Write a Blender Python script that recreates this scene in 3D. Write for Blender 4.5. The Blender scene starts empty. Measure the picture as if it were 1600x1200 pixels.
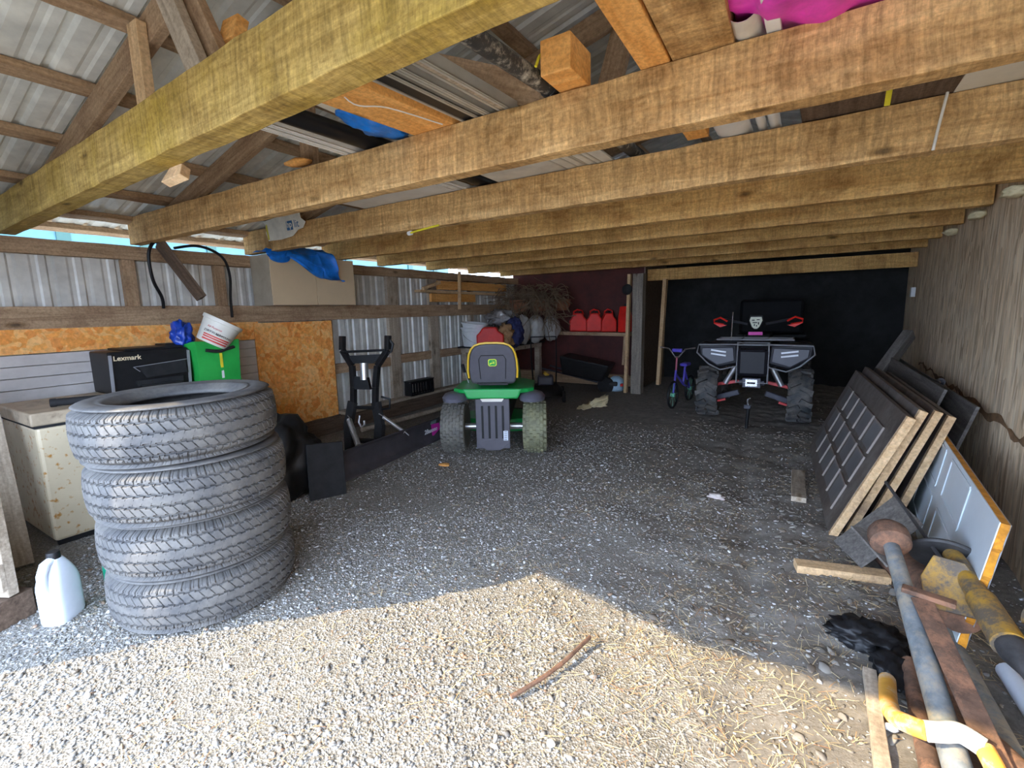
import bpy, bmesh, math, random
import numpy as np
from mathutils import Vector, Matrix, Euler
random.seed(7)
PI = math.pi
SC = bpy.context.scene
COL = SC.collection

# ------------------------------------------------------------------ camera
cam_d = bpy.data.cameras.new('camera')
cam = bpy.data.objects.new('camera', cam_d)
COL.objects.link(cam)
cam_d.sensor_fit = 'HORIZONTAL'
cam_d.sensor_width = 36.0
cam_d.lens = 743.75 / 1600 * 36.0
cam_d.clip_start = 0.02
cam_d.clip_end = 300
CR = Matrix(((0.84840937, -0.06080267, 0.52583703),
             (0.5288114, 0.14176646, -0.83681586),
             (-0.02366541, 0.98803102, 0.15242914)))
cam.matrix_world = Matrix.Translation((0, 0, 1.5)) @ CR.to_4x4()
SC.camera = cam

# ------------------------------------------------------------------ light
w = bpy.data.worlds.new('world'); SC.world = w
w.use_nodes = True
bgn = w.node_tree.nodes['Background']
bgn.inputs[0].default_value = (0.58, 0.73, 1.0, 1)
bgn.inputs[1].default_value = 12.0
sun_d = bpy.data.lights.new('sun', 'SUN')
sun = bpy.data.objects.new('sun', sun_d)
COL.objects.link(sun)
sun_d.energy = 9.6
sun_d.color = (1.0, 0.81, 0.51)
sun_d.angle = math.radians(0.6)
sun.rotation_euler = Vector((0.979, 1.106, -1.0)).to_track_quat('-Z', 'Y').to_euler()
sun.location = (-6, -6, 8)
SC.view_settings.view_transform = 'Standard'
SC.view_settings.look = 'None'
SC.view_settings.exposure = 0.36
SC.view_settings.gamma = 1.0
SC.view_settings.use_curve_mapping = False
SC.cycles.max_bounces = 10
SC.cycles.diffuse_bounces = 6

# ------------------------------------------------------------------ materials
def new_mat(name):
    m = bpy.data.materials.new(name); m.use_nodes = True
    nt = m.node_tree
    return m, nt, nt.nodes['Principled BSDF']

def N(nt, typ, **kw):
    n = nt.nodes.new(typ)
    for k, v in kw.items():
        if k.startswith('_'): setattr(n, k[1:], v)
        else:
            n.inputs[k.replace('__', ' ')].default_value = v
    return n

def ramp(nt, fac, stops, interp='LINEAR'):
    r = nt.nodes.new('ShaderNodeValToRGB')
    r.color_ramp.interpolation = interp
    e = r.color_ramp.elements
    while len(e) > 1: e.remove(e[-1])
    e[0].position = stops[0][0]; e[0].color = (*stops[0][1], 1)
    for p, c in stops[1:]:
        x = e.new(p); x.color = (*c, 1)
    nt.links.new(fac, r.inputs[0])
    return r.outputs[0]

def coords(nt, scale=(1, 1, 1), rnd=True, kind='Object'):
    tc = nt.nodes.new('ShaderNodeTexCoord')
    mp = nt.nodes.new('ShaderNodeMapping')
    mp.inputs['Scale'].default_value = scale
    nt.links.new(tc.outputs[kind], mp.inputs['Vector'])
    if rnd:
        oi = nt.nodes.new('ShaderNodeObjectInfo')
        mu = nt.nodes.new('ShaderNodeMath'); mu.operation = 'MULTIPLY'; mu.inputs[1].default_value = 37.0
        nt.links.new(oi.outputs['Random'], mu.inputs[0])
        cb = nt.nodes.new('ShaderNodeCombineXYZ')
        for i in range(3): nt.links.new(mu.outputs[0], cb.inputs[i])
        nt.links.new(cb.outputs[0], mp.inputs['Location'])
    return mp.outputs[0]

def noise(nt, vec, scale, detail=4, rough=0.6, dist=0.0):
    n = nt.nodes.new('ShaderNodeTexNoise')
    n.inputs['Scale'].default_value = scale
    n.inputs['Detail'].default_value = detail
    n.inputs['Roughness'].default_value = rough
    n.inputs['Distortion'].default_value = dist
    nt.links.new(vec, n.inputs['Vector'])
    return n.outputs['Fac']

def mix(nt, fac, a, b, mode='MIX'):
    m = nt.nodes.new('ShaderNodeMix'); m.data_type = 'RGBA'; m.blend_type = mode
    for s, v in ((0, fac), (6, a), (7, b)):
        if isinstance(v, (int, float)): m.inputs[s].default_value = v
        elif isinstance(v, tuple): m.inputs[s].default_value = (*v, 1)
        else: nt.links.new(v, m.inputs[s])
    return m.outputs[2]

def bump(nt, bsdf, h, strength=0.4, dist=0.01):
    b = nt.nodes.new('ShaderNodeBump')
    b.inputs['Strength'].default_value = strength
    b.inputs['Distance'].default_value = dist
    nt.links.new(h, b.inputs['Height'])
    nt.links.new(b.outputs[0], bsdf.inputs['Normal'])
    return b

def plain(name, c, rough=0.6, metal=0.0, var=0.12, sc=9.0, bmp=0.0, dirt=None, spec=None, bsc=60):
    m, nt, b = new_mat(name)
    v = coords(nt)
    f = noise(nt, v, sc, 5, 0.65)
    lo = tuple(max(0, x * (1 - var * 1.6)) for x in c); hi = tuple(min(1, x * (1 + var)) for x in c)
    col = ramp(nt, f, [(0.3, lo), (0.7, hi)])
    if dirt:
        dc, amt = dirt
        g = noise(nt, v, sc * 0.7 + 3, 8, 0.75)
        k = ramp(nt, g, [(0.62 - amt * 0.35, (0, 0, 0)), (0.75 - amt * 0.25, (1, 1, 1))])
        col = mix(nt, k, col, dc)
    nt.links.new(col, b.inputs['Base Color'])
    b.inputs['Roughness'].default_value = rough
    b.inputs['Metallic'].default_value = metal
    if spec is None and max(c) < 0.03: spec = 0.25
    if spec is not None: b.inputs['Specular IOR Level'].default_value = spec
    if bmp:
        bump(nt, b, noise(nt, v, bsc, 4, 0.7), bmp, 0.004)
    return m

def wood(name, dark, light, stain=None, stain_amt=0.4, saw=0.0, rough=0.85, grain=14.0, knots=True, gl=1.0):
    m, nt, b = new_mat(name)
    v = coords(nt, (gl, grain, grain))
    f = noise(nt, v, 2.2, 6, 0.65, 0.6)
    col = ramp(nt, f, [(0.28, dark), (0.52, tuple((a + c) / 2 for a, c in zip(dark, light))), (0.75, light)])
    v2 = coords(nt, (1, 1, 1))
    if stain:
        g = noise(nt, v2, 2.6, 6, 0.7)
        k = ramp(nt, g, [(0.62 - stain_amt * 0.4, (0, 0, 0)), (0.72, (1, 1, 1))])
        col = mix(nt, k, col, stain)
    h = f
    if saw:
        dn = nt.nodes.new('ShaderNodeTexNoise'); dn.inputs['Scale'].default_value = 3.0; dn.inputs['Detail'].default_value = 3
        nt.links.new(v2, dn.inputs['Vector'])
        vm = nt.nodes.new('ShaderNodeVectorMath'); vm.operation = 'MULTIPLY_ADD'; vm.inputs[1].default_value = (0.10, 0.1, 0.1)
        nt.links.new(dn.outputs['Color'], vm.inputs[0]); nt.links.new(v2, vm.inputs[2])
        m3 = nt.nodes.new('ShaderNodeMapping'); m3.inputs['Scale'].default_value = (48, 3.5, 3.5); nt.links.new(vm.outputs[0], m3.inputs['Vector'])
        s = noise(nt, m3.outputs[0], 1.0, 6, 0.75)
        sm = ramp(nt, s, [(0.36, (1 - saw,) * 3), (0.6, (1.0, 1.0, 1.0))])
        col = mix(nt, 1.0, col, sm, 'MULTIPLY')
        ad = nt.nodes.new('ShaderNodeMath'); ad.operation = 'ADD'
        nt.links.new(f, ad.inputs[0]); nt.links.new(s, ad.inputs[1]); h = ad.outputs[0]
    if knots:
        v4 = coords(nt, (1.6, 4.5, 4.5))
        vo = nt.nodes.new('ShaderNodeTexVoronoi'); vo.inputs['Scale'].default_value = 1.3
        nt.links.new(v4, vo.inputs['Vector'])
        kk = ramp(nt, vo.outputs['Distance'], [(0.05, (0.35, 0.35, 0.35)), (0.11, (0.75, 0.7, 0.62)), (0.16, (1, 1, 1))])
        col = mix(nt, 1.0, col, kk, 'MULTIPLY')
    if saw:      # broad weather stains and water marks
        st = noise(nt, v2, 1.7, 7, 0.72, 0.8)
        col = mix(nt, 1.0, col, ramp(nt, st, [(0.34, (0.62, 0.57, 0.50)), (0.47, (0.94, 0.92, 0.88)), (0.62, (1.0, 1.0, 1.0)), (0.72, (1.12, 1.08, 1.0))]), 'MULTIPLY')
        sq = noise(nt, coords(nt, (5, 16, 16)), 1.6, 8, 0.8)
        col = mix(nt, 1.0, col, ramp(nt, sq, [(0.36, (0.78, 0.74, 0.68)), (0.5, (1.0, 1.0, 1.0))]), 'MULTIPLY')
    # fine speckle
    sp = noise(nt, v2, 60, 3, 0.7)
    spk = ramp(nt, sp, [(0.35, (0.78,) * 3), (0.6, (1.08,) * 3)])
    col = mix(nt, 1.0, col, spk, 'MULTIPLY')
    nt.links.new(col, b.inputs['Base Color'])
    b.inputs['Roughness'].default_value = rough
    b.inputs['Specular IOR Level'].default_value = 0.25
    bump(nt, b, h, 0.5, 0.006)
    return m

def osb(name, cols, scale=14.0, stretch=(1, 1, 1), rough=0.8):
    m, nt, b = new_mat(name)
    v = coords(nt, stretch)
    vo = nt.nodes.new('ShaderNodeTexVoronoi'); vo.inputs['Scale'].default_value = scale
    dn = nt.nodes.new('ShaderNodeTexNoise'); dn.inputs['Scale'].default_value = 5.0
    nt.links.new(v, dn.inputs['Vector'])
    vm = nt.nodes.new('ShaderNodeVectorMath'); vm.operation = 'MULTIPLY_ADD'
    vm.inputs[1].default_value = (0.35,) * 3
    nt.links.new(dn.outputs['Color'], vm.inputs[0]); nt.links.new(v, vm.inputs[2])
    nt.links.new(vm.outputs[0], vo.inputs['Vector'])
    sep = nt.nodes.new('ShaderNodeSeparateColor')
    nt.links.new(vo.outputs['Color'], sep.inputs[0])
    n = len(cols)
    col = ramp(nt, sep.outputs[0], [(i / (n - 1), c) for i, c in enumerate(cols)])
    g = noise(nt, v, 30, 5, 0.7)
    col = mix(nt, 1.0, col, ramp(nt, g, [(0.3, (0.7,) * 3), (0.7, (1.15,) * 3)]), 'MULTIPLY')
    nt.links.new(col, b.inputs['Base Color'])
    b.inputs['Roughness'].default_value = rough
    bump(nt, b, sep.outputs[1], 0.35, 0.004)
    return m

M = {}
M['joist'] = wood('rough_sawn_joist_wood', (0.54, 0.31, 0.12), (0.97, 0.66, 0.31), (0.46, 0.25, 0.09), 0.3, saw=0.4)
M['joist_green'] = wood('mossy_joist_wood', (0.34, 0.22, 0.055), (0.76, 0.54, 0.18), (0.44, 0.30, 0.05), 0.45, saw=0.4)
M['joist_orange'] = wood('warm_joist_wood', (0.62, 0.34, 0.11), (0.93, 0.62, 0.25), (0.46, 0.23, 0.08), 0.3, saw=0.3)
M['frame'] = wood('brown_framing_wood', (0.26, 0.16, 0.09), (0.56, 0.39, 0.24), (0.24, 0.14, 0.08), 0.3)
M['frame_grey'] = wood('weathered_grey_wood', (0.28, 0.225, 0.165), (0.56, 0.46, 0.35), (0.2, 0.155, 0.11), 0.25)
M['fresh'] = wood('fresh_orange_lumber', (0.62, 0.27, 0.06), (0.88, 0.48, 0.16), knots=True, grain=9)
M['pine'] = wood('pale_pine', (0.50, 0.31, 0.15), (0.74, 0.52, 0.30), (0.3, 0.2, 0.12), 0.15)
M['post_grey'] = wood('mid_grey_post_wood', (0.17, 0.145, 0.12), (0.36, 0.31, 0.25))
M['dark_wood'] = wood('dark_brown_wood', (0.07, 0.045, 0.03), (0.19, 0.13, 0.09), knots=False)
M['osb_orange'] = osb('orange_strand_board', [(0.84, 0.28, 0.05), (0.97, 0.42, 0.09), (0.99, 0.55, 0.20), (0.92, 0.34, 0.07)], 16)
M['osb_grey'] = osb('weathered_strand_board', [(0.46, 0.31, 0.18), (0.80, 0.60, 0.38), (0.90, 0.74, 0.53), (0.60, 0.43, 0.26)], 30, (1, 1, 0.16))

def galv(name, base=(0.66, 0.64, 0.58), rough=0.5):
    m, nt, b = new_mat(name)
    v = coords(nt, (1, 1, 1), rnd=False)
    f = noise(nt, v, 6, 5, 0.6)
    col = ramp(nt, f, [(0.3, tuple(x * 0.8 for x in base)), (0.7, tuple(min(1, x * 1.15) for x in base))])
    nt.links.new(col, b.inputs['Base Color'])
    b.inputs['Metallic'].default_value = 0.15
    b.inputs['Roughness'].default_value = rough
    return m
M['galv'] = galv('galvanised_sheet')
M['galv_roof'] = galv('galvanised_roof_sheet', (0.74, 0.75, 0.70), 0.5)
M['siding'] = plain('grey_vinyl_siding', (0.55, 0.50, 0.46), 0.5, 0, 0.15, 3)
M['black'] = plain('black_plastic', (0.012, 0.012, 0.013), 0.45, 0, 0.2, 12, 0.15)
M['black_matte'] = plain('matte_black_plastic', (0.02, 0.02, 0.021), 0.75, 0, 0.2, 12, 0.2)
M['white'] = plain('white_plastic', (0.72, 0.73, 0.72), 0.4, 0, 0.06, 8)
M['red'] = plain('red_plastic', (0.72, 0.02, 0.012), 0.45, 0, 0.12, 5, spec=0.3)
M['steel'] = plain('bare_steel', (0.5, 0.5, 0.5), 0.35, 0.8, 0.15, 10)
M['rust'] = plain('rusty_iron', (0.13, 0.075, 0.05), 0.85, 0.1, 0.35, 14, 0.5, ((0.26, 0.13, 0.075), 0.45))

# ------------------------------------------------------------------ mesh helpers
def tagp(o, label=None, cat=None, group=None, kind=None):
    if label: o['label'] = label
    if cat: o['category'] = cat
    if group: o['group'] = group
    if kind: o['kind'] = kind
    return o

def thing(name, loc, rz, label, cat, group=None, rot=None):
    o = bpy.data.objects.new(name, None); COL.objects.link(o)
    o.empty_display_size = 0.1
    o.location = loc
    o.rotation_euler = rot if rot is not None else (0, 0, rz)
    return tagp(o, label, cat, group)

def frame_to(p0, p1, up=(0, 0, 1)):
    """matrix with local X along p0->p1, origin in the middle"""
    p0 = Vector(p0); p1 = Vector(p1)
    x = (p1 - p0).normalized(); u = Vector(up)
    y = u.cross(x)
    if y.length < 1e-5: y = Vector((0, 1, 0)).cross(x)
    if y.length < 1e-5: y = Vector((1, 0, 0)).cross(x)
    y.normalize(); z = x.cross(y)
    m = Matrix((x, y, z)).transposed().to_4x4()
    m.translation = (p0 + p1) / 2
    return m, (p1 - p0).length

class MB:
    def __init__(s):
        s.v = []; s.f = []; s.mi = []
    def add(s, vs, fs, m=None, mi=0):
        b = len(s.v)
        if m is not None: vs = [m @ Vector(p) for p in vs]
        s.v += [tuple(p) for p in vs]
        s.f += [tuple(i + b for i in f) for f in fs]
        s.mi += [mi] * len(fs)
        return s
    def box(s, c, d, m=None, mi=0, taper=(1, 1)):
        x, y, z = d[0] / 2, d[1] / 2, d[2] / 2
        tx, ty = taper
        vs = [(-x, -y, -z), (x, -y, -z), (x, y, -z), (-x, y, -z), (-x * tx, -y * ty, z), (x * tx, -y * ty, z), (x * tx, y * ty, z), (-x * tx, y * ty, z)]
        vs = [Vector(p) + Vector(c) for p in vs]
        return s.add(vs, [(0, 3, 2, 1), (4, 5, 6, 7), (0, 1, 5, 4), (1, 2, 6, 5), (2, 3, 7, 6), (3, 0, 4, 7)], m, mi)
    def beam(s, p0, p1, wd, ht, up=(0, 0, 1), mi=0, m=None):
        fm, L = frame_to(p0, p1, up)
        if m is not None: fm = m @ fm
        return s.box((0, 0, 0), (L, wd, ht), fm, mi)
    def prism(s, poly, t, m=None, mi=0):
        """poly in local XY, thickness t along +-Z/2"""
        n = len(poly)
        vs = [(p[0], p[1], -t / 2) for p in poly] + [(p[0], p[1], t / 2) for p in poly]
        fs = [tuple(range(n))[::-1], tuple(range(n, 2 * n))] + [(i, (i + 1) % n, (i + 1) % n + n, i + n) for i in range(n)]
        return s.add(vs, fs, m, mi)
    def tube(s, pts, r, n=10, closed=False, m=None, mi=0, flat=1.0):
        pts = [Vector(p) for p in pts]
        k = len(pts)
        rs = r if isinstance(r, (list, tuple)) else [r] * k
        vs = []; fs = []
        prev = None
        for i, p in enumerate(pts):
            if closed: t = (pts[(i + 1) % k] - pts[i - 1]).normalized()
            else: t = (pts[min(i + 1, k - 1)] - pts[max(i - 1, 0)]).normalized()
            if prev is None:
                a = Vector((0, 0, 1)).cross(t)
                if a.length < 1e-3: a = Vector((1, 0, 0)).cross(t)
            else:
                a = prev - t * prev.dot(t)
            a.normalize(); prev = a; b = t.cross(a)
            for j in range(n):
                q = 2 * PI * j / n
                vs.append(p + (a * math.cos(q) + b * math.sin(q) * flat) * rs[i])
        rng = k if closed else k - 1
        for i in range(rng):
            i2 = (i + 1) % k
            for j in range(n):
                fs.append((i * n + j, i * n + (j + 1) % n, i2 * n + (j + 1) % n, i2 * n + j))
        if not closed:
            fs.append(tuple(range(n))[::-1]); fs.append(tuple((k - 1) * n + j for j in range(n)))
        return s.add(vs, fs, m, mi)
    def lathe(s, prof, n=32, m=None, mi=0, closed=False):
        vs = []; fs = []; k = len(prof)
        for (r, z) in prof:
            for j in range(n):
                q = 2 * PI * j / n
                vs.append((r * math.cos(q), r * math.sin(q), z))
        for i in range(k if closed else k - 1):
            i2 = (i + 1) % k
            for j in range(n):
                fs.append((i * n + j, i * n + (j + 1) % n, i2 * n + (j + 1) % n, i2 * n + j))
        if not closed:
            fs.append(tuple(range(n))[::-1]); fs.append(tuple((k - 1) * n + j for j in range(n)))
        return s.add(vs, fs, m, mi)
    def grid(s, fn, nu, nv, m=None, mi=0):
        vs = [fn(i / nu, j / nv) for j in range(nv + 1) for i in range(nu + 1)]
        fs = [(j * (nu + 1) + i, j * (nu + 1) + i + 1, (j + 1) * (nu + 1) + i + 1, (j + 1) * (nu + 1) + i) for j in range(nv) for i in range(nu)]
        return s.add(vs, fs, m, mi)
    def build(s, name, mat, parent=None, smooth=False, bevel=0.0, seg=2, mw=None, loc=None, label=None, sub=0, solid=0.0, kind=None):
        me = bpy.data.meshes.new(name)
        me.from_pydata(s.v, [], s.f)
        for q in (mat if isinstance(mat, (list, tuple)) else [mat]): me.materials.append(q)
        if isinstance(mat, (list, tuple)): me.polygons.foreach_set('material_index', s.mi)
        if smooth:
            me.polygons.foreach_set('use_smooth', [True] * len(me.polygons))
        bm = bmesh.new(); bm.from_mesh(me); bmesh.ops.recalc_face_normals(bm, faces=bm.faces); bm.to_mesh(me); bm.free()
        o = bpy.data.objects.new(name, me); COL.objects.link(o)
        if parent is not None: o.parent = parent
        if mw is not None: o.matrix_world = mw
        if loc is not None: o.location = loc
        if solid:
            md = o.modifiers.new('solid', 'SOLIDIFY'); md.thickness = solid; md.offset = 0
        if bevel:
            md = o.modifiers.new('bevel', 'BEVEL'); md.width = bevel; md.segments = seg; md.limit_method = 'ANGLE'; md.angle_limit = math.radians(40)
            md.harden_normals = False
        if sub:
            md = o.modifiers.new('sub', 'SUBSURF'); md.levels = sub; md.render_levels = sub
        if smooth and not sub:
            try: me.set_sharp_from_angle(angle=math.radians(38))
            except Exception: pass
        if label: o['label'] = label
        if kind: o['kind'] = kind
        return o

def board(name, p0, p1, wd, ht, mat, label=None, cat='board', group=None, up=(0, 0, 1), parent=None, bevel=0.003, kind=None, bend=0.0, rough=0.0):
    """a length of timber as one mesh, local X along it; rough gives it a wavy sawn edge"""
    fm, L = frame_to(p0, p1, up)
    mb = MB()
    n = max(1, int(L / 0.12)) if (rough or bend) else 1
    rnd = random.Random(name + str(p0))
    vs = []; fs = []
    for i in range(n + 1):
        x = -L / 2 + L * i / n
        j = [rnd.uniform(-rough, rough) for _ in range(4)]
        b = bend * (1 - (2 * i / n - 1) ** 2)
        vs += [(x, -wd / 2 + j[0], -ht / 2 + j[1] + b), (x, wd / 2 + j[0], -ht / 2 + j[2] + b), (x, wd / 2 + j[3], ht / 2 + j[2] + b), (x, -wd / 2 + j[3], ht / 2 + j[1] + b)]
    for i in range(n):
        a = i * 4; c = a + 4
        for k in range(4):
            fs.append((a + k, a + (k + 1) % 4, c + (k + 1) % 4, c + k))
    fs.append((3, 2, 1, 0)); fs.append((n * 4, n * 4 + 1, n * 4 + 2, n * 4 + 3))
    mb.add(vs, fs)
    o = mb.build(name, mat, bevel=bevel)
    if parent is not None: o.parent = parent; o.matrix_local = fm
    else: o.matrix_world = fm
    if label: tagp(o, label, cat, group, kind)
    elif kind: o['kind'] = kind
    return o

def struct(o): o['kind'] = 'structure'; return o

def fbm(x, y, seed=0, octs=4, base=1.0):
    """numpy value noise"""
    rs = np.random.RandomState(seed)
    T = rs.rand(256, 256)
    out = np.zeros_like(x); amp = 1.0; tot = 0
    for k in range(octs):
        fx = x * base * 2 ** k + 50 + 13 * k; fy = y * base * 2 ** k + 50 + 7 * k
        ix = np.floor(fx).astype(int); iy = np.floor(fy).astype(int)
        tx = fx - ix; ty = fy - iy
        tx = tx * tx * (3 - 2 * tx); ty = ty * ty * (3 - 2 * ty)
        g = lambda a, b: T[a % 256, b % 256]
        v = (g(ix, iy) * (1 - tx) + g(ix + 1, iy) * tx) * (1 - ty) + (g(ix, iy + 1) * (1 - tx) + g(ix + 1, iy + 1) * tx) * ty
        out += (v - 0.5) * amp; tot += amp; amp *= 0.5
    return out / tot

def text(name, body, size, mat, parent, m, extrude=0.0005, bold=0.0):
    cu = bpy.data.curves.new(name, 'FONT'); cu.body = body; cu.size = size
    cu.extrude = extrude; cu.align_x = 'CENTER'; cu.align_y = 'CENTER'; cu.offset = bold
    cu.materials.append(mat)
    o = bpy.data.objects.new(name, cu); COL.objects.link(o)
    dg = bpy.context.evaluated_depsgraph_get(); dg.update()
    me = bpy.data.meshes.new_from_object(o.evaluated_get(dg)); bpy.data.objects.remove(o); bpy.data.curves.remove(cu)
    me.name = name
    o = bpy.data.objects.new(name, me); COL.objects.link(o)
    if not len(me.materials): me.materials.append(mat)
    o.parent = parent; o.matrix_local = m
    return o

def axes(o, x, y, z=None):
    """matrix from origin and local x, y directions"""
    x = Vector(x).normalized(); y = Vector(y); y = (y - x * y.dot(x)).normalized(); z = x.cross(y)
    m = Matrix((x, y, z)).transposed().to_4x4(); m.translation = Vector(o); return m
# ------------------------------------------------------------------ ground
def ground_z(x, y):
    x = np.asarray(x, float); y = np.asarray(y, float)
    soft = 1 / (1 + np.exp(-(x + 1.2) * 2.5)) * np.clip((y - 1.0) / 1.5, 0, 1)     # loose dirt on the right
    z = fbm(x, y, 3, 4, 1.2) * 0.02 + soft * fbm(x, y, 5, 5, 2.6) * 0.07
    z += 0.012 * np.clip(y - 5, 0, 5) + soft * fbm(x, y, 9, 3, 8.0) * 0.035
    z += -0.03 * soft * np.exp(-((x + 0.25 + 0.12 * (y - 3)) / 0.09) ** 2) - 0.02 * soft * np.exp(-((x + 0.75 + 0.10 * (y - 3)) / 0.07) ** 2)
    return z
GZ = lambda x, y: float(ground_z(np.array([x]), np.array([y]))[0])

def floor_material():
    m, nt, b = new_mat('gravel_and_dirt')
    v = coords(nt, rnd=False)
    geo = nt.nodes.new('ShaderNodeNewGeometry'); sp = nt.nodes.new('ShaderNodeSeparateXYZ')
    nt.links.new(geo.outputs['Position'], sp.inputs[0])
    big = noise(nt, v, 1.1, 5, 0.6)
    # dirt mask: right hand side and the back of the shed
    ad = nt.nodes.new('ShaderNodeMath'); ad.operation = 'MULTIPLY_ADD'; ad.inputs[1].default_value = 0.33; ad.inputs[2].default_value = 0.46
    nt.links.new(sp.outputs[0], ad.inputs[0])
    ay = nt.nodes.new('ShaderNodeMath'); ay.operation = 'MULTIPLY_ADD'; ay.inputs[1].default_value = 0.16; ay.inputs[2].default_value = -0.1
    nt.links.new(sp.outputs[1], ay.inputs[0])
    s1 = nt.nodes.new('ShaderNodeMath'); s1.operation = 'ADD'; nt.links.new(ad.outputs[0], s1.inputs[0]); nt.links.new(ay.outputs[0], s1.inputs[1])
    s2 = nt.nodes.new('ShaderNodeMath'); s2.operation = 'ADD'; nt.links.new(s1.outputs[0], s2.inputs[0])
    s3 = nt.nodes.new('ShaderNodeMath'); s3.operation = 'MULTIPLY_ADD'; s3.inputs[1].default_value = 1.2; s3.inputs[2].default_value = -0.6
    nt.links.new(big, s3.inputs[0]); nt.links.new(s3.outputs[0], s2.inputs[1])
    mask = ramp(nt, s2.outputs[0], [(0.4, (0, 0, 0)), (0.75, (1, 1, 1))])
    vo = nt.nodes.new('ShaderNodeTexVoronoi'); vo.inputs['Scale'].default_value = 110
    nt.links.new(v, vo.inputs['Vector'])
    sc = nt.nodes.new('ShaderNodeSeparateColor'); nt.links.new(vo.outputs['Color'], sc.inputs[0])
    grav = ramp(nt, sc.outputs[0], [(0.0, (0.13, 0.12, 0.10)), (0.35, (0.185, 0.17, 0.145)), (0.7, (0.235, 0.22, 0.195)), (0.93, (0.31, 0.30, 0.28)), (1, (0.26, 0.20, 0.13))])
    dirtn = noise(nt, v, 14, 12, 0.85)
    dirt = ramp(nt, dirtn, [(0.3, (0.09, 0.08, 0.068)), (0.5, (0.20, 0.18, 0.155)), (0.72, (0.34, 0.315, 0.275))])
    col = mix(nt, mask, grav, dirt)
    nt.links.new(col, b.inputs['Base Color'])
    b.inputs['Roughness'].default_value = 0.95
    b.inputs['Specular IOR Level'].default_value = 0.15
    vd = mix(nt, mask, vo.outputs['Distance'], dirtn)
    bump(nt, b, vd, 0.6, 0.008)
    return m
M['ground'] = floor_material()

def grid_mesh(name, xs, ys, zf, mat):
    X, Y = np.meshgrid(xs, ys)
    Z = zf(X, Y)
    nx, ny = len(xs), len(ys)
    co = np.stack([X, Y, Z], -1).reshape(-1, 3)
    idx = np.arange(nx * ny).reshape(ny, nx)
    q = np.stack([idx[:-1, :-1], idx[:-1, 1:], idx[1:, 1:], idx[1:, :-1]], -1).reshape(-1, 4)
    me = bpy.data.meshes.new(name)
    me.vertices.add(len(co)); me.vertices.foreach_set('co', co.ravel())
    me.loops.add(q.size); me.loops.foreach_set('vertex_index', q.ravel())
    me.polygons.add(len(q)); me.polygons.foreach_set('loop_start', np.arange(0, q.size, 4))
    me.polygons.foreach_set('use_smooth', np.ones(len(q), bool))
    me.update(); me.validate()
    me.materials.append(mat)
    o = bpy.data.objects.new(name, me); COL.objects.link(o)
    return o
xs = np.concatenate([np.linspace(-25, -5.6, 20), np.arange(-5.5, 1.6, 0.03), np.linspace(1.7, 20, 20)])
ys = np.concatenate([np.linspace(-25, -0.6, 20), np.arange(-0.5, 10.2, 0.03), np.linspace(10.4, 16, 5)])
floor = struct(grid_mesh('floor', xs, ys, ground_z, M['ground']))

# ------------------------------------------------------------------ sheet metal walls and roof
def ribbed(name, origin, udir, ldir, width, length, out, mat, pitch=0.23, hgt=0.022):
    """ribbed sheet: ribs repeat along udir, run along ldir, stand out along 'out'"""
    u = Vector(udir).normalized(); l = Vector(ldir).normalized(); n = Vector(out).normalized()
    prof = []
    k = 0.0
    while k < width:
        for d, hh in ((0, 0), (0.055, 0), (0.072, hgt * 0.35), (0.10, hgt * 0.35), (0.115, 0), (0.155, 0), (0.172, hgt), (0.198, hgt), (0.215, 0)):
            if k + d <= width: prof.append((k + d, hh))
        k += pitch
    prof.append((width, 0))
    mb = MB(); vs = []; fs = []
    o = Vector(origin)
    for (a, hh) in prof:
        vs.append(o + u * a + n * hh); vs.append(o + u * a + n * hh + l * length)
    for i in range(len(prof) - 1): fs.append((2 * i, 2 * i + 1, 2 * i + 3, 2 * i + 2))
    mb.add(vs, fs)
    return mb.build(name, mat, solid=0.002)

struct(ribbed('wall_left', (-5.30, -0.4, -0.1), (0, 1, 0), (0, 0, 1), 10.4, 2.24, (-1, 0, 0), M['galv']))
RS = 0.25                                   # roof slope
EX, EZ = -5.58, 2.315
RX = -0.9; RZ = EZ + RS * (RX - EX)         # ridge
def roof_z(x): return EZ + RS * (x - EX) if x < RX else RZ - RS * (x - RX)
L1 = (RX - EX) * math.hypot(1, RS)
struct(ribbed('roof_left', (EX, -0.75, EZ), (0, 1, 0), (1, 0, RS), 11.4, L1, (0, 0, 1), M['galv_roof'], 0.23))
struct(ribbed('roof_right', (RX, -0.75, RZ), (0, 1, 0), (1, 0, -RS), 11.4, 4.6, (0, 0, 1), M['galv_roof'], 0.23))

# strand-board partition on the right
mb = MB(); mb.box((0, 0, -0.05), (10.6, 0.012, 2.50))
wr = mb.build('wall_right', M['osb_grey'])
fm, _ = frame_to((0.868, -0.4, 1.2), (1.29, 10.2, 1.2)); wr.matrix_world = fm; struct(wr)

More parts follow.
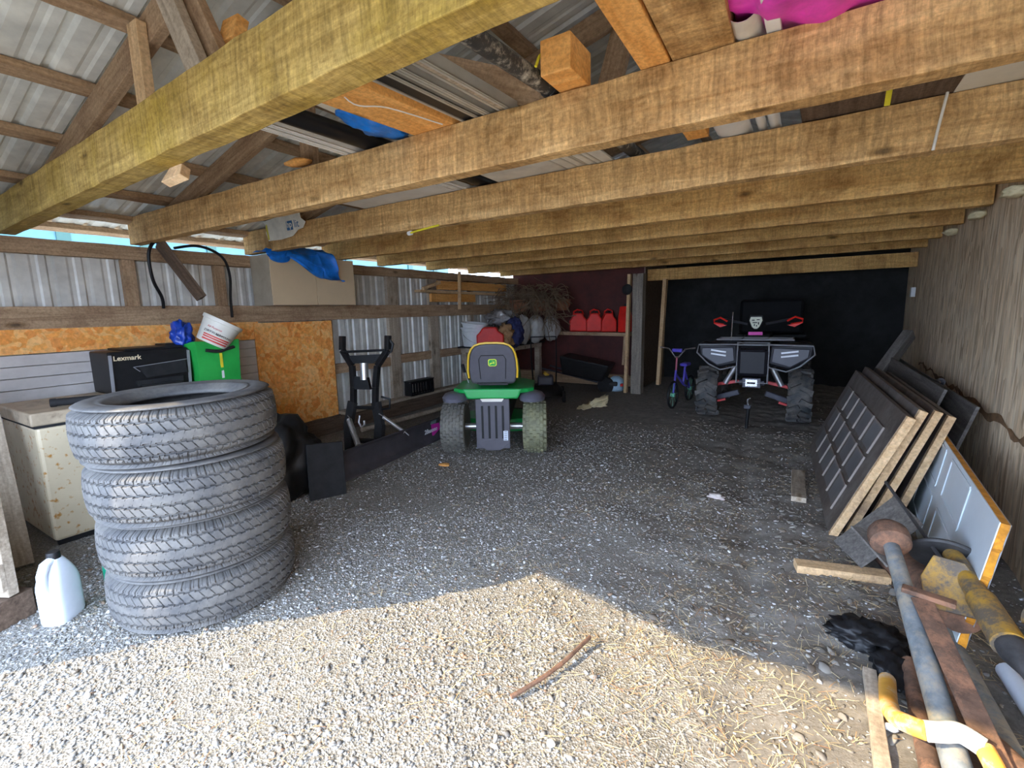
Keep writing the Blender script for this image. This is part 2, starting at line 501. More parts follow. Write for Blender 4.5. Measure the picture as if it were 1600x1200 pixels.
# back walls
M['red_ply'] = plain('dark_red_plywood', (0.075, 0.014, 0.011), 0.7, 0, 0.25, 4)
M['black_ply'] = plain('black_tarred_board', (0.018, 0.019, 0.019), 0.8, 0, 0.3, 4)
mb = MB(); mb.box((-3.95, 8.62, 1.1), (2.75, 0.02, 2.3)); struct(mb.build('wall_back', M['red_ply']))
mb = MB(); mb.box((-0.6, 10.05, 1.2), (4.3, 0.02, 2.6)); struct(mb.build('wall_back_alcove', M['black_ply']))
mb = MB(); mb.box((-2.56, 9.35, 1.1), (0.02, 1.45, 2.5)); struct(mb.build('wall_alcove_side', M['dark_wood']))
mb = MB(); mb.box((-2.0, 10.1, 3.0), (8.0, 0.02, 1.6)); struct(mb.build('wall_back_gable', M['galv']))
mb = MB(); mb.box((3.45, 4.8, 1.25), (0.02, 11.2, 2.9)); struct(mb.build('wall_far_right', M['galv']))

# gable over the open front and the boarded front left corner
mb = MB()
mb.prism([(-5.4, 2.19), (-4.2, 2.19), (-3.56, 2.32), (-3.4, 2.30), (-2.95, 2.235), (-2.45, 2.16), (-2.2, 2.20), (-1.9, 2.19), (-1.6, 2.17), (1.0, 2.15), (1.0, roof_z(1.0) - 0.02), (RX, RZ - 0.02), (-5.4, roof_z(-5.4) - 0.02)], 0.03, axes((0, -0.32, 0), (1, 0, 0), (0, 0, 1)))
struct(mb.build('wall_front_gable', M['galv']))
mb = MB(); mb.prism([(-5.4, 0), (-3.50, 0), (-3.52, 0.9), (-3.57, 1.1), (-3.575, 1.38), (-3.51, 1.6), (-3.50, 2.05), (-3.56, 2.32), (-4.2, 2.22), (-5.4, 2.2)], 0.03, axes((0, -0.32, 0), (1, 0, 0), (0, 0, 1)))
struct(mb.build('wall_front_left', M['frame_grey']))

# ------------------------------------------------------------------ joists (bottom chords)
JG = 'rough-sawn ceiling joists'
names = ['nearest ceiling joist, wide mossy timber crossing the upper left of the view',
 'second ceiling joist from the front, long brown timber with rough saw marks',
 'third ceiling joist from the front, with a thin whitish string hanging at its right',
 'fourth ceiling joist from the front, with dark crack marks at its right end',
 'fifth ceiling joist from the front, warm brown timber',
 'sixth ceiling joist from the front, warm brown timber',
 'seventh ceiling joist from the front, seen as a thin band',
 'eighth ceiling joist from the front, over the red cans']
jy = [(1.12, 0.90), (1.96, 1.96), (3.0, 2.96), (3.98, 3.96), (4.88, 4.85), (5.9, 5.86), (7.0, 6.95), (8.05, 8.0)]
for i, (ya, yb) in enumerate(jy):
    xa, xb = -5.28, (0.86 + 0.04 * yb)
    if i == 0: yb = 0.90 - (0.90 - 1.12) * 0
    board('ceiling_joist', (xa, ya + 0.045, 2.285), (xb, yb + 0.045, 2.285), 0.09 if i else 0.11, 0.23,
          M['joist_green'] if i == 0 else (M['joist'] if i in (1, 2) else M['joist_orange']), names[i], 'beam', JG, bevel=0.004, rough=0.003)
board('door_header', (-2.6, 8.75, 2.07), (1.2, 8.75, 2.07), 0.05, 0.2, M['joist_orange'], 'lowest beam above the dark alcove and the quad', 'beam')

# ------------------------------------------------------------------ left wall framing
board('top_plate', (-5.24, -0.3, 2.09), (-5.24, 8.6, 2.09), 0.1, 0.12, M['frame'], 'long top plate timber along the left metal wall', 'beam', rough=0.004)
board('wall_girt', (-5.20, -0.3, 1.53), (-5.20, 8.6, 1.53), 0.045, 0.18, M['frame'], 'wide horizontal girt board halfway up the left metal wall', 'beam', rough=0.003)
board('sill_beam', (-5.2, 3.0, 0.1), (-5.2, 8.55, 0.1), 0.16, 0.24, M['dark_wood'], 'heavy dark sill timber at the foot of the left wall', 'beam', rough=0.006)
sl = ['first', 'second', 'third', 'fourth', 'fifth', 'sixth', 'seventh']
sy = [1.9, 2.68, 3.95, 5.08, 5.97, 7.0, 7.9]
where = ['above the chest freezer', 'left of the wall cabinet', 'behind the orange strand board edge', 'right of the black hydraulic frame', 'left of the white buckets', 'behind the tractor seat', 'near the back corner']
for i, yy in enumerate(sy):
    board('wall_stud', (-5.245, yy, 0.16), (-5.245, yy, 2.03), 0.2 if i in (3, 4) else 0.1, 0.06, M['frame_grey'] if i > 2 else M['frame'],
          'upright wall stud %s' % where[i], 'post', 'upright studs of the left wall', up=(1, 0, 0))
for i, (ya, yb, zz) in enumerate([(3.95, 4.98, 0.8), (5.18, 5.87, 0.82), (6.07, 6.95, 0.82), (7.05, 7.85, 0.8)]):
    board('blocking', (-5.25, ya, zz), (-5.25, yb, zz), 0.05, 0.13, M['frame'], 'short horizontal brace between wall studs, %s' % ['behind the hydraulic frame', 'above the black crate', 'left of the tractor', 'behind the tractor seat'][i], 'board', 'short horizontal wall braces')
board('ledge_board', (-5.13, 3.95, 0.235), (-5.13, 8.3, 0.235), 0.16, 0.04, M['frame_grey'], 'grey ledge plank on the sill timber of the left wall', 'board', rough=0.003)

# ------------------------------------------------------------------ roof framing
k = 0
for xx, lab in [(-5.53, 'lowest roof purlin above the eave gap'), (-5.22, 'second roof purlin up from the left eave'), (-4.75, 'third roof purlin up from the left eave'), (-4.15, 'fourth roof purlin up from the left eave'),
                (-3.55, 'fifth roof purlin up from the left eave'), (-2.95, 'sixth roof purlin up from the left eave'), (-2.35, 'seventh roof purlin up from the left eave'), (-1.75, 'eighth roof purlin up from the left eave'), (-1.15, 'topmost roof purlin beside the ridge')]:
    zz = roof_z(xx) - 0.03
    board('roof_purlin', (xx, -0.5, zz), (xx, 10.2, zz), 0.09, 0.045, M['frame'], lab, 'beam', 'roof purlins', up=(-RS, 0, 1), rough=0.003)
def rafter(i, y, lab):
    xa, xb = -5.15, RX
    o = 0.125
    board('rafter', (xa, y, roof_z(xa) - o), (xb, y, roof_z(xb) - o), 0.05, 0.14, M['frame'] if i else M['frame'], lab, 'beam', 'sloping roof rafters')
for i, (y, lab) in enumerate([(1.25, 'sloping rafter over the nearest joist'), (2.10, 'sloping rafter over the second joist'), (3.13, 'sloping rafter over the third joist'), (4.1, 'sloping rafter over the fourth joist'), (5.0, 'sloping rafter over the fifth joist')]):
    rafter(i, y, lab)

# brown water stain running along the strand board
wallx = lambda y: 0.8755 + 0.0398 * (y + 0.0) - 0.0
mb = MB(); rnd = random.Random(2); vs = []; fs = []; n = 60
for i in range(n + 1):
    y = 3.2 + 4.6 * i / n; zc = 0.735 + 0.02 * math.sin(i * 0.7) + rnd.uniform(-0.006, 0.006); ww = 0.020 + rnd.uniform(-0.01, 0.012)
    if rnd.random() < 0.15: ww = 0.006
    X_ = wallx(y) - 0.0025
    vs += [(X_, y, zc - ww), (X_, y, zc + ww)]
for i in range(n): fs.append((2 * i, 2 * i + 2, 2 * i + 3, 2 * i + 1))
mb.add(vs, fs); M['rust_stain'] = plain('brown_water_stain', (0.26, 0.14, 0.06), 0.9, 0, 0.3, 8)
st_ = mb.build('water_stain', M['rust_stain']); st_.parent = wr; st_.matrix_parent_inverse = wr.matrix_world.inverted()
# ------------------------------------------------------------------ truck tyres
def rubber(name, base, dust, amt, tread=False):
    m, nt, b = new_mat(name)
    v = coords(nt)
    g = noise(nt, v, 7, 8, 0.7)
    col = mix(nt, ramp(nt, g, [(0.5 - amt * 0.3, (0, 0, 0)), (0.7, (1, 1, 1))]), base, dust)
    sp = noise(nt, v, 45, 4, 0.7)
    col = mix(nt, 1.0, col, ramp(nt, sp, [(0.3, (0.8,) * 3), (0.7, (1.12,) * 3)]), 'MULTIPLY')
    nt.links.new(col, b.inputs['Base Color'])
    b.inputs['Roughness'].default_value = 0.7
    bump(nt, b, sp, 0.25, 0.002)
    return m
M['tyre'] = rubber('dusty_tyre_rubber', (0.06, 0.06, 0.063), (0.15, 0.14, 0.125), 0.6)

def tyre_mesh():
    NA = 1440
    prof = []   # (r, z, kind) outer tread from bottom to top
    R0 = 0.44; zs = np.linspace(-0.118, 0.118, 95)
    rows = []
    th = np.arange(NA) / NA * 2 * PI
    for z in zs:
        az = abs(z)
        crown = 0.010 * (az / 0.1) ** 2 + (0 if az < 0.095 else 0.5 * (az - 0.095) ** 1.25 * 8)
        r = np.full(NA, R0 - crown)
        wig = 0.0025 * np.sign(np.sin(th * 60))
        d = np.zeros(NA)
        for g in (-0.076, -0.026, 0.026, 0.076):
            dd = np.abs(z - g - wig)
            d = np.maximum(d, np.clip((0.0060 - dd) / 0.0015, 0, 1) * 0.013)
        def sipe(count, slope, width, depth, off=0.0):
            ph = ((th / (2 * PI) * count + slope * z + off) % 1.0)
            return (np.minimum(ph, 1 - ph) / count * 2 * PI * R0 < width) * depth
        if az > 0.079: d = np.maximum(d, sipe(78, 0.0 if z > 0 else 0.0, 0.0026, 0.009, 0.0 if z > 0 else .5)); d = np.maximum(d, sipe(156, 0, 0.0012, 0.003, 0.25) * (az > 0.088))
        elif az > 0.029: d = np.maximum(d, sipe(64, 15 if z > 0 else 15, 0.0015, 0.006))
        else: d = np.maximum(d, sipe(72, -10, 0.0008, 0.003) * (np.abs(az - 0.014) < 0.007))
        rows.append((r - d, np.full(NA, z)))
    side = [(0.417, 0.127), (0.405, 0.134), (0.385, 0.139), (0.36, 0.141), (0.335, 0.138), (0.322, 0.134), (0.318, 0.137), (0.30, 0.130), (0.285, 0.118), (0.268, 0.108), (0.258, 0.10), (0.256, 0.09), (0.262, 0.082), (0.29, 0.095), (0.34, 0.118), (0.39, 0.11), (0.415, 0.08), (0.42, 0.0)]
    top = [(np.full(NA, r), np.full(NA, z)) for r, z in side]
    bot = [(np.full(NA, r), np.full(NA, -z)) for r, z in side[:-1]]
    allr = rows + top + bot[::-1]
    # order: tread bottom->top, then top side round the inside and down to the bottom side
    K = len(allr)
    co = np.zeros((K, NA, 3))
    for i, (r, z) in enumerate(allr):
        co[i, :, 0] = r * np.cos(th); co[i, :, 1] = r * np.sin(th); co[i, :, 2] = z
    idx = np.arange(K * NA).reshape(K, NA)
    a = idx; b = np.roll(idx, -1, axis=1); c = np.roll(b, -1, axis=0); d = np.roll(a, -1, axis=0)
    q = np.stack([a, b, c, d], -1).reshape(-1, 4)
    me = bpy.data.meshes.new('truck_tyre')
    me.vertices.add(K * NA); me.vertices.foreach_set('co', co.ravel())
    me.loops.add(q.size); me.loops.foreach_set('vertex_index', q.ravel())
    me.polygons.add(len(q)); me.polygons.foreach_set('loop_start', np.arange(0, q.size, 4))
    me.update(); me.validate(); me.materials.append(M['tyre'])
    sm = np.zeros(len(q), bool); sm[(len(rows)) * NA:] = True
    me.polygons.foreach_set('use_smooth', sm)
    return me
tm = tyre_mesh()
tl = ['topmost tyre of the stack of four beside the freezer, dark and dusty', 'second tyre from the top of the stack, sunlit patch on its tread',
      'third tyre from the top of the stack, just above the bottom one', 'bottom tyre of the stack of four, resting on the gravel']
TZ = 0.282
for i, (x, y, z, rx, ry, rz) in enumerate([(-2.735, 1.135, 3.5 * TZ, 0.02, -0.01, 0.3), (-2.72, 1.15, 2.5 * TZ, 0.0, 0, 1.4), (-2.755, 1.175, 1.5 * TZ, 0.0, 0.0, 2.2), (-2.775, 1.185, .5 * TZ, 0.0, 0, 4.0)]):
    o = bpy.data.objects.new('truck_tyre', tm); COL.objects.link(o)
    o.location = (x, y, z + 0.004); o.rotation_euler = (rx, ry, rz)
    tagp(o, tl[i], 'tyre', 'stacked truck tyres')

# ------------------------------------------------------------------ chest freezer
def rusty_white(name, base, amt=0.3):
    m, nt, b = new_mat(name)
    v = coords(nt)
    f = noise(nt, v, 3, 5, 0.6)
    col = ramp(nt, f, [(0.3, tuple(c * 0.82 for c in base)), (0.7, base)])
    g = noise(nt, v, 26, 3, 0.55)
    g2 = noise(nt, v, 3.5, 3, 0.5)
    ad = nt.nodes.new('ShaderNodeMath'); ad.operation = 'MULTIPLY_ADD'; ad.inputs[1].default_value = 0.35
    nt.links.new(g2, ad.inputs[0]); nt.links.new(g, ad.inputs[2])
    k = ramp(nt, ad.outputs[0], [(0.845 - amt * 0.1, (0, 0, 0)), (0.875, (1, 1, 1))])
    col = mix(nt, k, col, (0.42, 0.19, 0.03))
    nt.links.new(col, b.inputs['Base Color']); b.inputs['Roughness'].default_value = 0.45
    return m
M['freezer'] = rusty_white('rust_spotted_enamel', (0.66, 0.55, 0.37), 0.9)
M['freezer_top'] = plain('dirty_enamel_lid', (0.48, 0.38, 0.26), 0.5, 0, 0.2, 5, 0, ((0.2, 0.15, 0.1), 0.3))
fz = thing('chest_freezer', (-4.58, 1.62, 0.0), 0, 'cream chest freezer with rust spots and a dusty lid behind the tyre stack', 'freezer')
mb = MB(); mb.box((0, 0, 0.43), (0.76, 1.44, 0.78)); mb.build('body', M['freezer'], fz, bevel=0.02)
mb = MB(); mb.box((0, 0, 0.875), (0.78, 1.48, 0.085)); mb.build('lid', M['freezer_top'], fz, bevel=0.012, seg=3)
mb = MB(); mb.box((0, 0, 0.826), (0.765, 1.45, 0.02)); mb.build('gasket', M['black_matte'], fz)
mb = MB(); mb.box((0.345, 0, 0.022), (0.03, 1.4, 0.044)); mb.build('plinth', M['black_matte'], fz)
mb = MB(); mb.box((0.397, 0.0, 0.86), (0.02, 0.16, 0.04)); mb.build('handle', M['steel'], fz, bevel=0.006)

# roll / bar lying on the lid
mb = MB(); mb.tube([(0, 0, 0), (0.42, 0, 0)], 0.026, 14); mb.tube([(0.40, 0, 0), (0.43, 0, 0)], 0.03, 14); mb.tube([(-0.01, 0, 0), (0.02, 0, 0)], 0.029, 14)
o = mb.build('rubber_bar', M['black_matte'], smooth=True); o.location = (-4.40, 1.05, 0.9475); o.rotation_euler = (0, 0, 1.15)
tagp(o, 'short black rubber-covered bar lying on the freezer lid', 'bar')

# ------------------------------------------------------------------ inkjet printer
pr = thing('printer', (-4.78, 1.735, 0.919), 0.0, 'black multifunction printer standing on the chest freezer lid', 'printer')
mb = MB(); mb.prism([(-0.19, 0), (0.17, 0), (0.20, 0.30), (0.185, 0.335), (-0.19, 0.335)], 0.565, axes((0, 0, 0), (1, 0, 0), (0, 0, 1)))
mb.build('body', M['black'], pr, bevel=0.012)
mb = MB(); mb.box((-0.01, 0.05, 0.343), (0.34, 0.42, 0.018)); mb.box((-0.02, 0.22, 0.358), (0.2, 0.12, 0.022)); mb.build('scanner_lid', M['black'], pr, bevel=0.006)
M['grey_trim'] = plain('grey_trim', (0.25, 0.25, 0.26), 0.4)
for s in (-1, 1):
    mb = MB(); mb.beam((0.178, 0.275 * s, 0.01), (0.207, 0.275 * s, 0.31), 0.02, 0.012); mb.build('trim_strip', M['grey_trim'], pr)
mb = MB(); mb.prism([(-0.13, 0.0), (0.22, 0.03), (0.22, -0.09), (-0.08, -0.1)], 0.02, axes((0.196, 0.03, 0.21), (0, 1, 0), (-0.09, 0, 1))); mb.build('control_panel', M['black_matte'], pr, bevel=0.004)
mb = MB(); mb.beam((0.205, -0.13, 0.205), (0.21, 0.26, 0.235), 0.008, 0.005); mb.beam((0.2, -0.13, 0.205), (0.2, -0.09, 0.165), 0.008, 0.005); mb.build('panel_edge', M['grey_trim'], pr)
mb = MB(); mb.box((0.185, 0.05, 0.07), (0.03, 0.34, 0.05)); mb.box((0.2, 0.05, 0.05), (0.07, 0.3, 0.012)); mb.build('paper_tray', M['black_matte'], pr, bevel=0.003)
M['gold'] = plain('gold_print', (0.75, 0.62, 0.40), 0.4)
text('maker_lettering', 'Lexmark', 0.052, M['gold'], pr, axes((0.2075, -0.165, 0.282), (0, 1, 0), (0.095, 0, 1)), bold=0.001)

# ------------------------------------------------------------------ green shopping bag with things in it
M['green_bag'] = plain('green_woven_bag', (0.015, 0.36, 0.055), 0.6, 0, 0.1, 6)
M['yellow'] = plain('yellow_plastic', (0.72, 0.62, 0.03), 0.5)
gb = thing('shopping_bag', (-4.66, 2.225, 0.919), 0, 'bright green square shopping bag with black handle on the freezer', 'bag')
mb = MB()
def bagf(u, v):
    # wrap round a rounded square
    a = u * 4; s = int(min(a, 3.999)); t = a - s
    c = [(0.16, -0.185), (0.16, 0.185), (-0.17, 0.18), (-0.17, -0.19)]
    p = Vector(c[s]).lerp(Vector(c[(s + 1) % 4]), t)
    k = 0.93 + 0.08 * v; w_ = 0.012 * math.sin(t * PI) * (math.sin(v * 5 + s))
    n = p.normalized()
    return (p.x * k + n.x * w_, p.y * k + n.y * w_, 0.005 + v * (0.365 + 0.012 * math.cos(t * 2 * PI)))
mb.grid(bagf, 48, 10); mb.box((0, 0, 0.006), (0.3, 0.37, 0.004))
mb.build('body', M['green_bag'], gb, smooth=False, solid=0.004)
mb = MB(); mb.tube([(0.165, -0.11, 0.30), (0.178, -0.05, 0.288), (0.182, 0.01, 0.283), (0.18, 0.06, 0.30), (0.167, 0.13, 0.312)], 0.024, 8, flat=0.6); mb.build('handle', M['black_matte'], gb, smooth=True)
mb = MB(); mb.box((0.167, 0.012, 0.20), (0.004, 0.022, 0.13)); mb.build('tag_strip', M['yellow'], gb)
mb = MB(); mb.box((0.164, 0.014, 0.09), (0.004, 0.02, 0.10)); mb.build('tag_strip', M['white'], gb, label='white lower half of the tag strip')

M['blue_plastic'] = plain('blue_plastic_film', (0.012, 0.06, 0.42), 0.3, 0, 0.3, 14, 0.2)
def crumple(name, c, size, mat, label, cat, seed, amp=0.25, res=4, group=None, fr=2.2, rot=(0, 0, 0), parent=None):
    bm = bmesh.new(); bmesh.ops.create_icosphere(bm, subdivisions=res, radius=1)
    from mathutils import noise as mn
    for v in bm.verts:
        p = v.co * fr + Vector((seed * 3.1, seed, 0))
        d = mn.noise(p) * amp + (1 - abs(mn.noise(p * 2.1)) * 2) * amp * 0.5 + mn.noise(p * 4.5) * amp * 0.3
        v.co *= 1 + d
        v.co = Vector((v.co.x * size[0], v.co.y * size[1], v.co.z * size[2]))
    zmin = min(v.co.z for v in bm.verts)
    me = bpy.data.meshes.new(name); bm.to_mesh(me); bm.free(); me.materials.append(mat)
    me.polygons.foreach_set('use_smooth', [True] * len(me.polygons))
    o = bpy.data.objects.new(name, me); COL.objects.link(o)
    o.location = (c[0], c[1], c[2]); o.rotation_euler = rot
    if parent: o.parent = parent
    if cat: tagp(o, label, cat, group)
    elif label: o['label'] = label
    return o
crumple('plastic_bag', (-4.74, 2.05, 1.33), (0.085, 0.07, 0.13), M['blue_plastic'], 'crumpled shiny blue plastic bag poking out of the green shopping bag', 'bag', 3, 0.4)

M['tub_white'] = plain('yellowed_white_plastic', (0.70, 0.67, 0.58), 0.45, 0, 0.08, 5)
M['red_print'] = plain('red_print', (0.65, 0.05, 0.04), 0.5)
tb = thing('plastic_tub', (-4.56, 2.20, 1.27), 0, 'white plastic tub with red printed bands tilted on top of the green bag', 'tub', rot=(math.radians(-27), math.radians(14), 0)); tb.scale = (1.16, 1.16, 1.16)
mb = MB(); mb.lathe([(0.0, 0), (0.105, 0), (0.108, 0.004), (0.132, 0.17), (0.142, 0.172), (0.143, 0.198), (0.136, 0.20), (0.128, 0.195), (0.10, 0.01), (0.0, 0.008)], 48)
mb.build('body', M['tub_white'], tb, smooth=True)
for zz, hh in ((0.018, 0.012), (0.038, 0.010), (0.054, 0.010)):
    mb = MB()
    vs = []; fs = []; n = 24
    for j in range(n + 1):
        a = -1.25 + j * 1.7 / n
        for z in (zz, zz + hh):
            r = 0.1085 + (z / 0.17) * 0.024 + 0.0012
            vs.append((r * math.cos(a), r * math.sin(a), z))
    for j in range(n): fs.append((2 * j, 2 * j + 2, 2 * j + 3, 2 * j + 1))
    mb.add(vs, fs); mb.build('red_band', M['red_print'], tb, solid=0.0006)
for (txt, sz, zz, aa, mt) in (('DRYWALL', 0.026, 0.085, -0.75, M['black']), ('COMPOUND', 0.02, 0.082, -0.1, M['black']), ('All Purpose', 0.022, 0.12, -0.75, M['red_print'])):
    r = 0.1085 + zz / 0.17 * 0.024 + 0.002
    m_ = axes((r * math.cos(aa), r * math.sin(aa), zz), (-math.sin(aa), math.cos(aa), 0), (0, 0, 1))
    text('printed_words', txt, sz, mt, tb, m_)

# ------------------------------------------------------------------ panels on the left wall
mb = MB()
for k in range(7):
    z0 = 0.62 + k * 0.09
    mb.prism([(0, 0), (0.022, 0.004), (0.012, 0.086), (0, 0.088)], 3.4, axes((-5.19, 1.3, z0), (1, 0, 0), (0, 0, 1)))
tagp(mb.build('siding_panel', M['siding']), 'grey horizontal lap siding panel standing behind the chest freezer', 'panel')
mb = MB(); mb.box((-5.17, 1.25, 1.35), (0.012, 3.5, 0.19)); tagp(mb.build('particle_board_strip', M['osb_orange']), 'long orange strand board strip under the girt, above the freezer', 'board')
mb = MB(); mb.box((-5.155, 3.44, 0.80), (0.012, 1.0, 1.26)); tagp(mb.build('strand_board_sheet', M['osb_orange'], bevel=0.002), 'upright orange strand board sheet against the left wall right of the tyres', 'board')

# ------------------------------------------------------------------ timber at far left
board('leaning_plank', (-4.12, 0.60, 0.02), (-4.62, 0.62, 1.05), 0.05, 0.14, M['frame_grey'], 'grey plank leaning against the freezer end, nearer one', 'board', 'planks leaning on the freezer end', up=(0, 1, 0))
board('leaning_plank', (-4.02, 0.70, 0.02), (-4.50, 0.76, 0.98), 0.04, 0.10, M['frame_grey'], 'grey plank leaning against the freezer end, closest to the enamel side', 'board', 'planks leaning on the freezer end', up=(0, 1, 0))
mb = MB(); mb.box((0, 0, 0), (0.9, 0.05, 0.62)); mb.box((0.02, -0.03, -0.20), (0.86, 0.03, 0.14)); mb.box((0.02, -0.03, 0.1), (0.86, 0.03, 0.14))
o = mb.build('pallet_side', M['frame_grey'], bevel=0.004); fm, _ = frame_to((-4.05, 0.14, 0.46), (-3.36, 0.50, 0.46)); o.matrix_world = fm
tagp(o, 'weathered grey board crate side at the left edge of the view', 'board')
board('skid_timber', (-4.1, 0.16, 0.07), (-3.30, 0.50, 0.07), 0.22, 0.14, M['dark_wood'], 'heavy dark timber block under the grey boards at the left edge', 'beam')

# ------------------------------------------------------------------ jugs
M['jug'] = plain('milky_white_plastic', (0.66, 0.72, 0.80), 0.35, 0, 0.05, 6)
M['green_jug'] = plain('green_plastic', (0.004, 0.22, 0.12), 0.4, 0, 0.1, 6)
def jug(name, loc, rz, mat, h, wd, dp, label, capm):
    t = thing(name, loc, rz, label, 'jug')
    def sec(z):      # width factor, depth factor, x shift
        s = z / h
        if s < 0.04: return 0.94, 0.94, 0
        if s < 0.5: return 1, 1, 0
        k = (s - 0.5) / 0.36
        return max(0.3, 1 - 0.62 * k ** 1.6), max(0.42, 1 - 0.5 * k ** 1.8), 0
    mb = MB(); rings = []
    zs = [0, 0.015, 0.05, 0.15, 0.3, 0.42, 0.5, 0.56, 0.62, 0.68, 0.74, 0.8, 0.85, 0.88]
    n = 24; vs = []; fs = []
    for i, s in enumerate(zs):
        a, b_, sx = sec(s * h)
        for j in range(n):
            q = 2 * PI * j / n
            c, d = math.cos(q), math.sin(q)
            e = 0.45
            vs.append((math.copysign(abs(c) ** e, c) * wd / 2 * a, math.copysign(abs(d) ** e, d) * dp / 2 * b_, s * h))
    for i in range(len(zs) - 1):
        for j in range(n): fs.append((i * n + j, i * n + (j + 1) % n, (i + 1) * n + (j + 1) % n, (i + 1) * n + j))
    fs.append(tuple(range(n))[::-1]); fs.append(tuple((len(zs) - 1) * n + j for j in range(n)))
    mb.add(vs, fs); mb.build('body', mat, t, smooth=True)
    mb = MB(); mb.tube([(wd * 0.12, 0, h * 0.86), (wd * 0.34, 0, h * 0.85), (wd * 0.50, 0, h * 0.74), (wd * 0.53, 0, h * 0.58), (wd * 0.46, 0, h * 0.46)], [0.022, 0.022, 0.021, 0.02, 0.024], 12)
    mb.build('handle', mat, t, smooth=True)
    mb = MB(); mb.lathe([(0.0, 0), (wd * 0.17, 0), (wd * 0.17, 0.028), (wd * 0.15, 0.034), (0, 0.034)], 24, Matrix.Translation((0, 0, h * 0.88))); mb.build('cap', capm, t, smooth=True)
    return t
jug('fluid_jug', (-3.16, 0.66, 0.0), -0.9, M['jug'], 0.37, 0.165, 0.12, 'milky white fluid jug with a black cap standing on the gravel', M['black'])
jug('oil_jug', (-3.21, 0.93, 0.0), 2.2, M['green_jug'], 0.37, 0.15, 0.11, 'dark green fluid jug half hidden behind the tyre stack', M['black'])

# ------------------------------------------------------------------ black flap, stuffed sack, snow plough
mb = MB(); mb.prism([(-0.15, 0), (0.14, 0), (0.145, 0.45), (-0.14, 0.47)], 0.03, axes((-3.32, 2.38, 0.0), (0.42, 0.9, 0), (-0.05, 0.03, 1)))
tagp(mb.build('rubber_flap', M['black_matte'], bevel=0.006), 'upright flat black rubber flap left of the snow plough', 'panel')
crumple('black_sack', (-3.72, 2.22, 0.30), (0.26, 0.30, 0.34), M['black'], 'crumpled black sack of oddments between the tyres and the black flap', 'bag', 5, 0.3)

pl = thing('snow_plough', (-3.6, 3.4, 0), 0, 'black quad snow plough blade with upright push frame, springs and pink logo', 'plough')
def blade(u, v):
    x = Vector((-3.50, 2.62, 0)).lerp(Vector((-3.72, 4.35, 0)), u)
    prof = [(0.06, 0.02), (0.0, 0.06), (-0.03, 0.13), (-0.03, 0.2), (-0.01, 0.26), (0.035, 0.30)]
    k = v * 5; i = int(min(k, 4.999)); t = k - i
    a = Vector(prof[i]).lerp(Vector(prof[i + 1]), t)
    return (x.x + a.x - (-3.6), x.y - 3.4, a.y * (1.0 - 0.1 * u))
mb = MB(); mb.grid(blade, 12, 15); mb.build('blade', plain('dusty_blade_paint', (0.045, 0.04, 0.045), 0.7, 0, 0.25, 6), pl, smooth=True, solid=0.006)
M['magenta'] = plain('magenta_print', (0.62, 0.02, 0.33), 0.5)
bl_o = lambda yy, zz, off=0.0: (-3.50 + (yy - 2.62) * (-0.22 / 1.73) - 0.018 + off + 3.6, yy - 3.4, zz)
mb = MB(); mb.prism([(-0.02, -0.085), (0.14, -0.01), (0.10, 0.06), (-0.06, 0.075)], 0.004, axes(bl_o(4.12, 0.14, 0.02), (-0.12, 1, 0), (0.1, 0, 1))); mb.build('logo_patch', M['magenta'], pl)
M['palegreen'] = plain('pale_green_print', (0.22, 0.33, 0.30), 0.5)
mb = MB()
for k in range(4): mb.prism([(-0.06, k * 0.016), (0.05, k * 0.016 - 0.004), (0.05, k * 0.016 + 0.004), (-0.06, k * 0.016 + 0.009)], 0.004, axes(bl_o(4.12, 0.215, 0.018), (-0.12, 1, 0), (0.25, 0, 1)))
mb.build('logo_stripes', M['palegreen'], pl)
text('logo_lettering', '28auono', 0.072, M['white'], pl, axes(bl_o(4.06, 0.145, 0.024), (-0.12, 1, 0), (0.05, 0, 1)), bold=0.0015)
# push frame standing up behind
FB = Vector((-4.05 + 3.6, 3.38 - 3.4, 0.0))
def fp(x, z, d=0.0):    # x across (along wall-ish), z up
    return (FB.x + x * 0.95 + d * 0.3, FB.y + x * 0.32 - d * 0.95 + z * 0.10, z)
for s in (-1, 1):
    mb = MB()
    pts = [fp(0.27 * s, 1.27), fp(0.27 * s, 1.12), fp(0.15 * s, 0.95), fp(0.13 * s, 0.72), fp(0.13 * s, 0.52)]
    for a, b in zip(pts, pts[1:]): mb.beam(a, b, 0.05, 0.06, up=(1, 0, 0))
    mb.build('push_arm', M['black'], pl, bevel=0.004)
for s in (-1, 1):
    mb = MB()
    mb.beam(fp(0.14 * s, 0.56), fp(0.19 * s, 0.30), 0.05, 0.11, up=(1, 0, 0)); mb.beam(fp(0.19 * s, 0.33), fp(0.17 * s, 0.02), 0.05, 0.12, up=(1, 0, 0))
    mb.build('lower_frame', M['black_matte'], pl, bevel=0.004)
for a, b, r in ((fp(-0.26, 1.10, .03), fp(0.26, 1.12, .03), 0.014), (fp(-0.14, 0.5), fp(0.14, 0.5), 0.02), (fp(-0.16, 0.14), fp(0.16, 0.14), 0.03)):
    mb = MB(); mb.tube([a, b], r, 10); mb.build('cross_bar', M['black'], pl, smooth=True)
mb = MB(); mb.prism([(-0.24, 1.06), (0.24, 1.08), (0.14, 0.98), (-0.13, 0.98)], 0.012, axes(FB, (0.95, 0.32, 0), (0, 0.1, 1))); mb.prism([(-0.1, 0.7), (0.1, 0.7), (0.07, 0.83), (-0.08, 0.84)], 0.05, axes(FB, (0.95, 0.32, 0), (0, 0.1, 1))); mb.build('gusset', M['black'], pl)
mb = MB(); mb.tube([fp(-0.01, 0.98), fp(0.0, 0.80)], 0.045, 14); mb.build('lift_cylinder', M['steel'], pl, smooth=True)
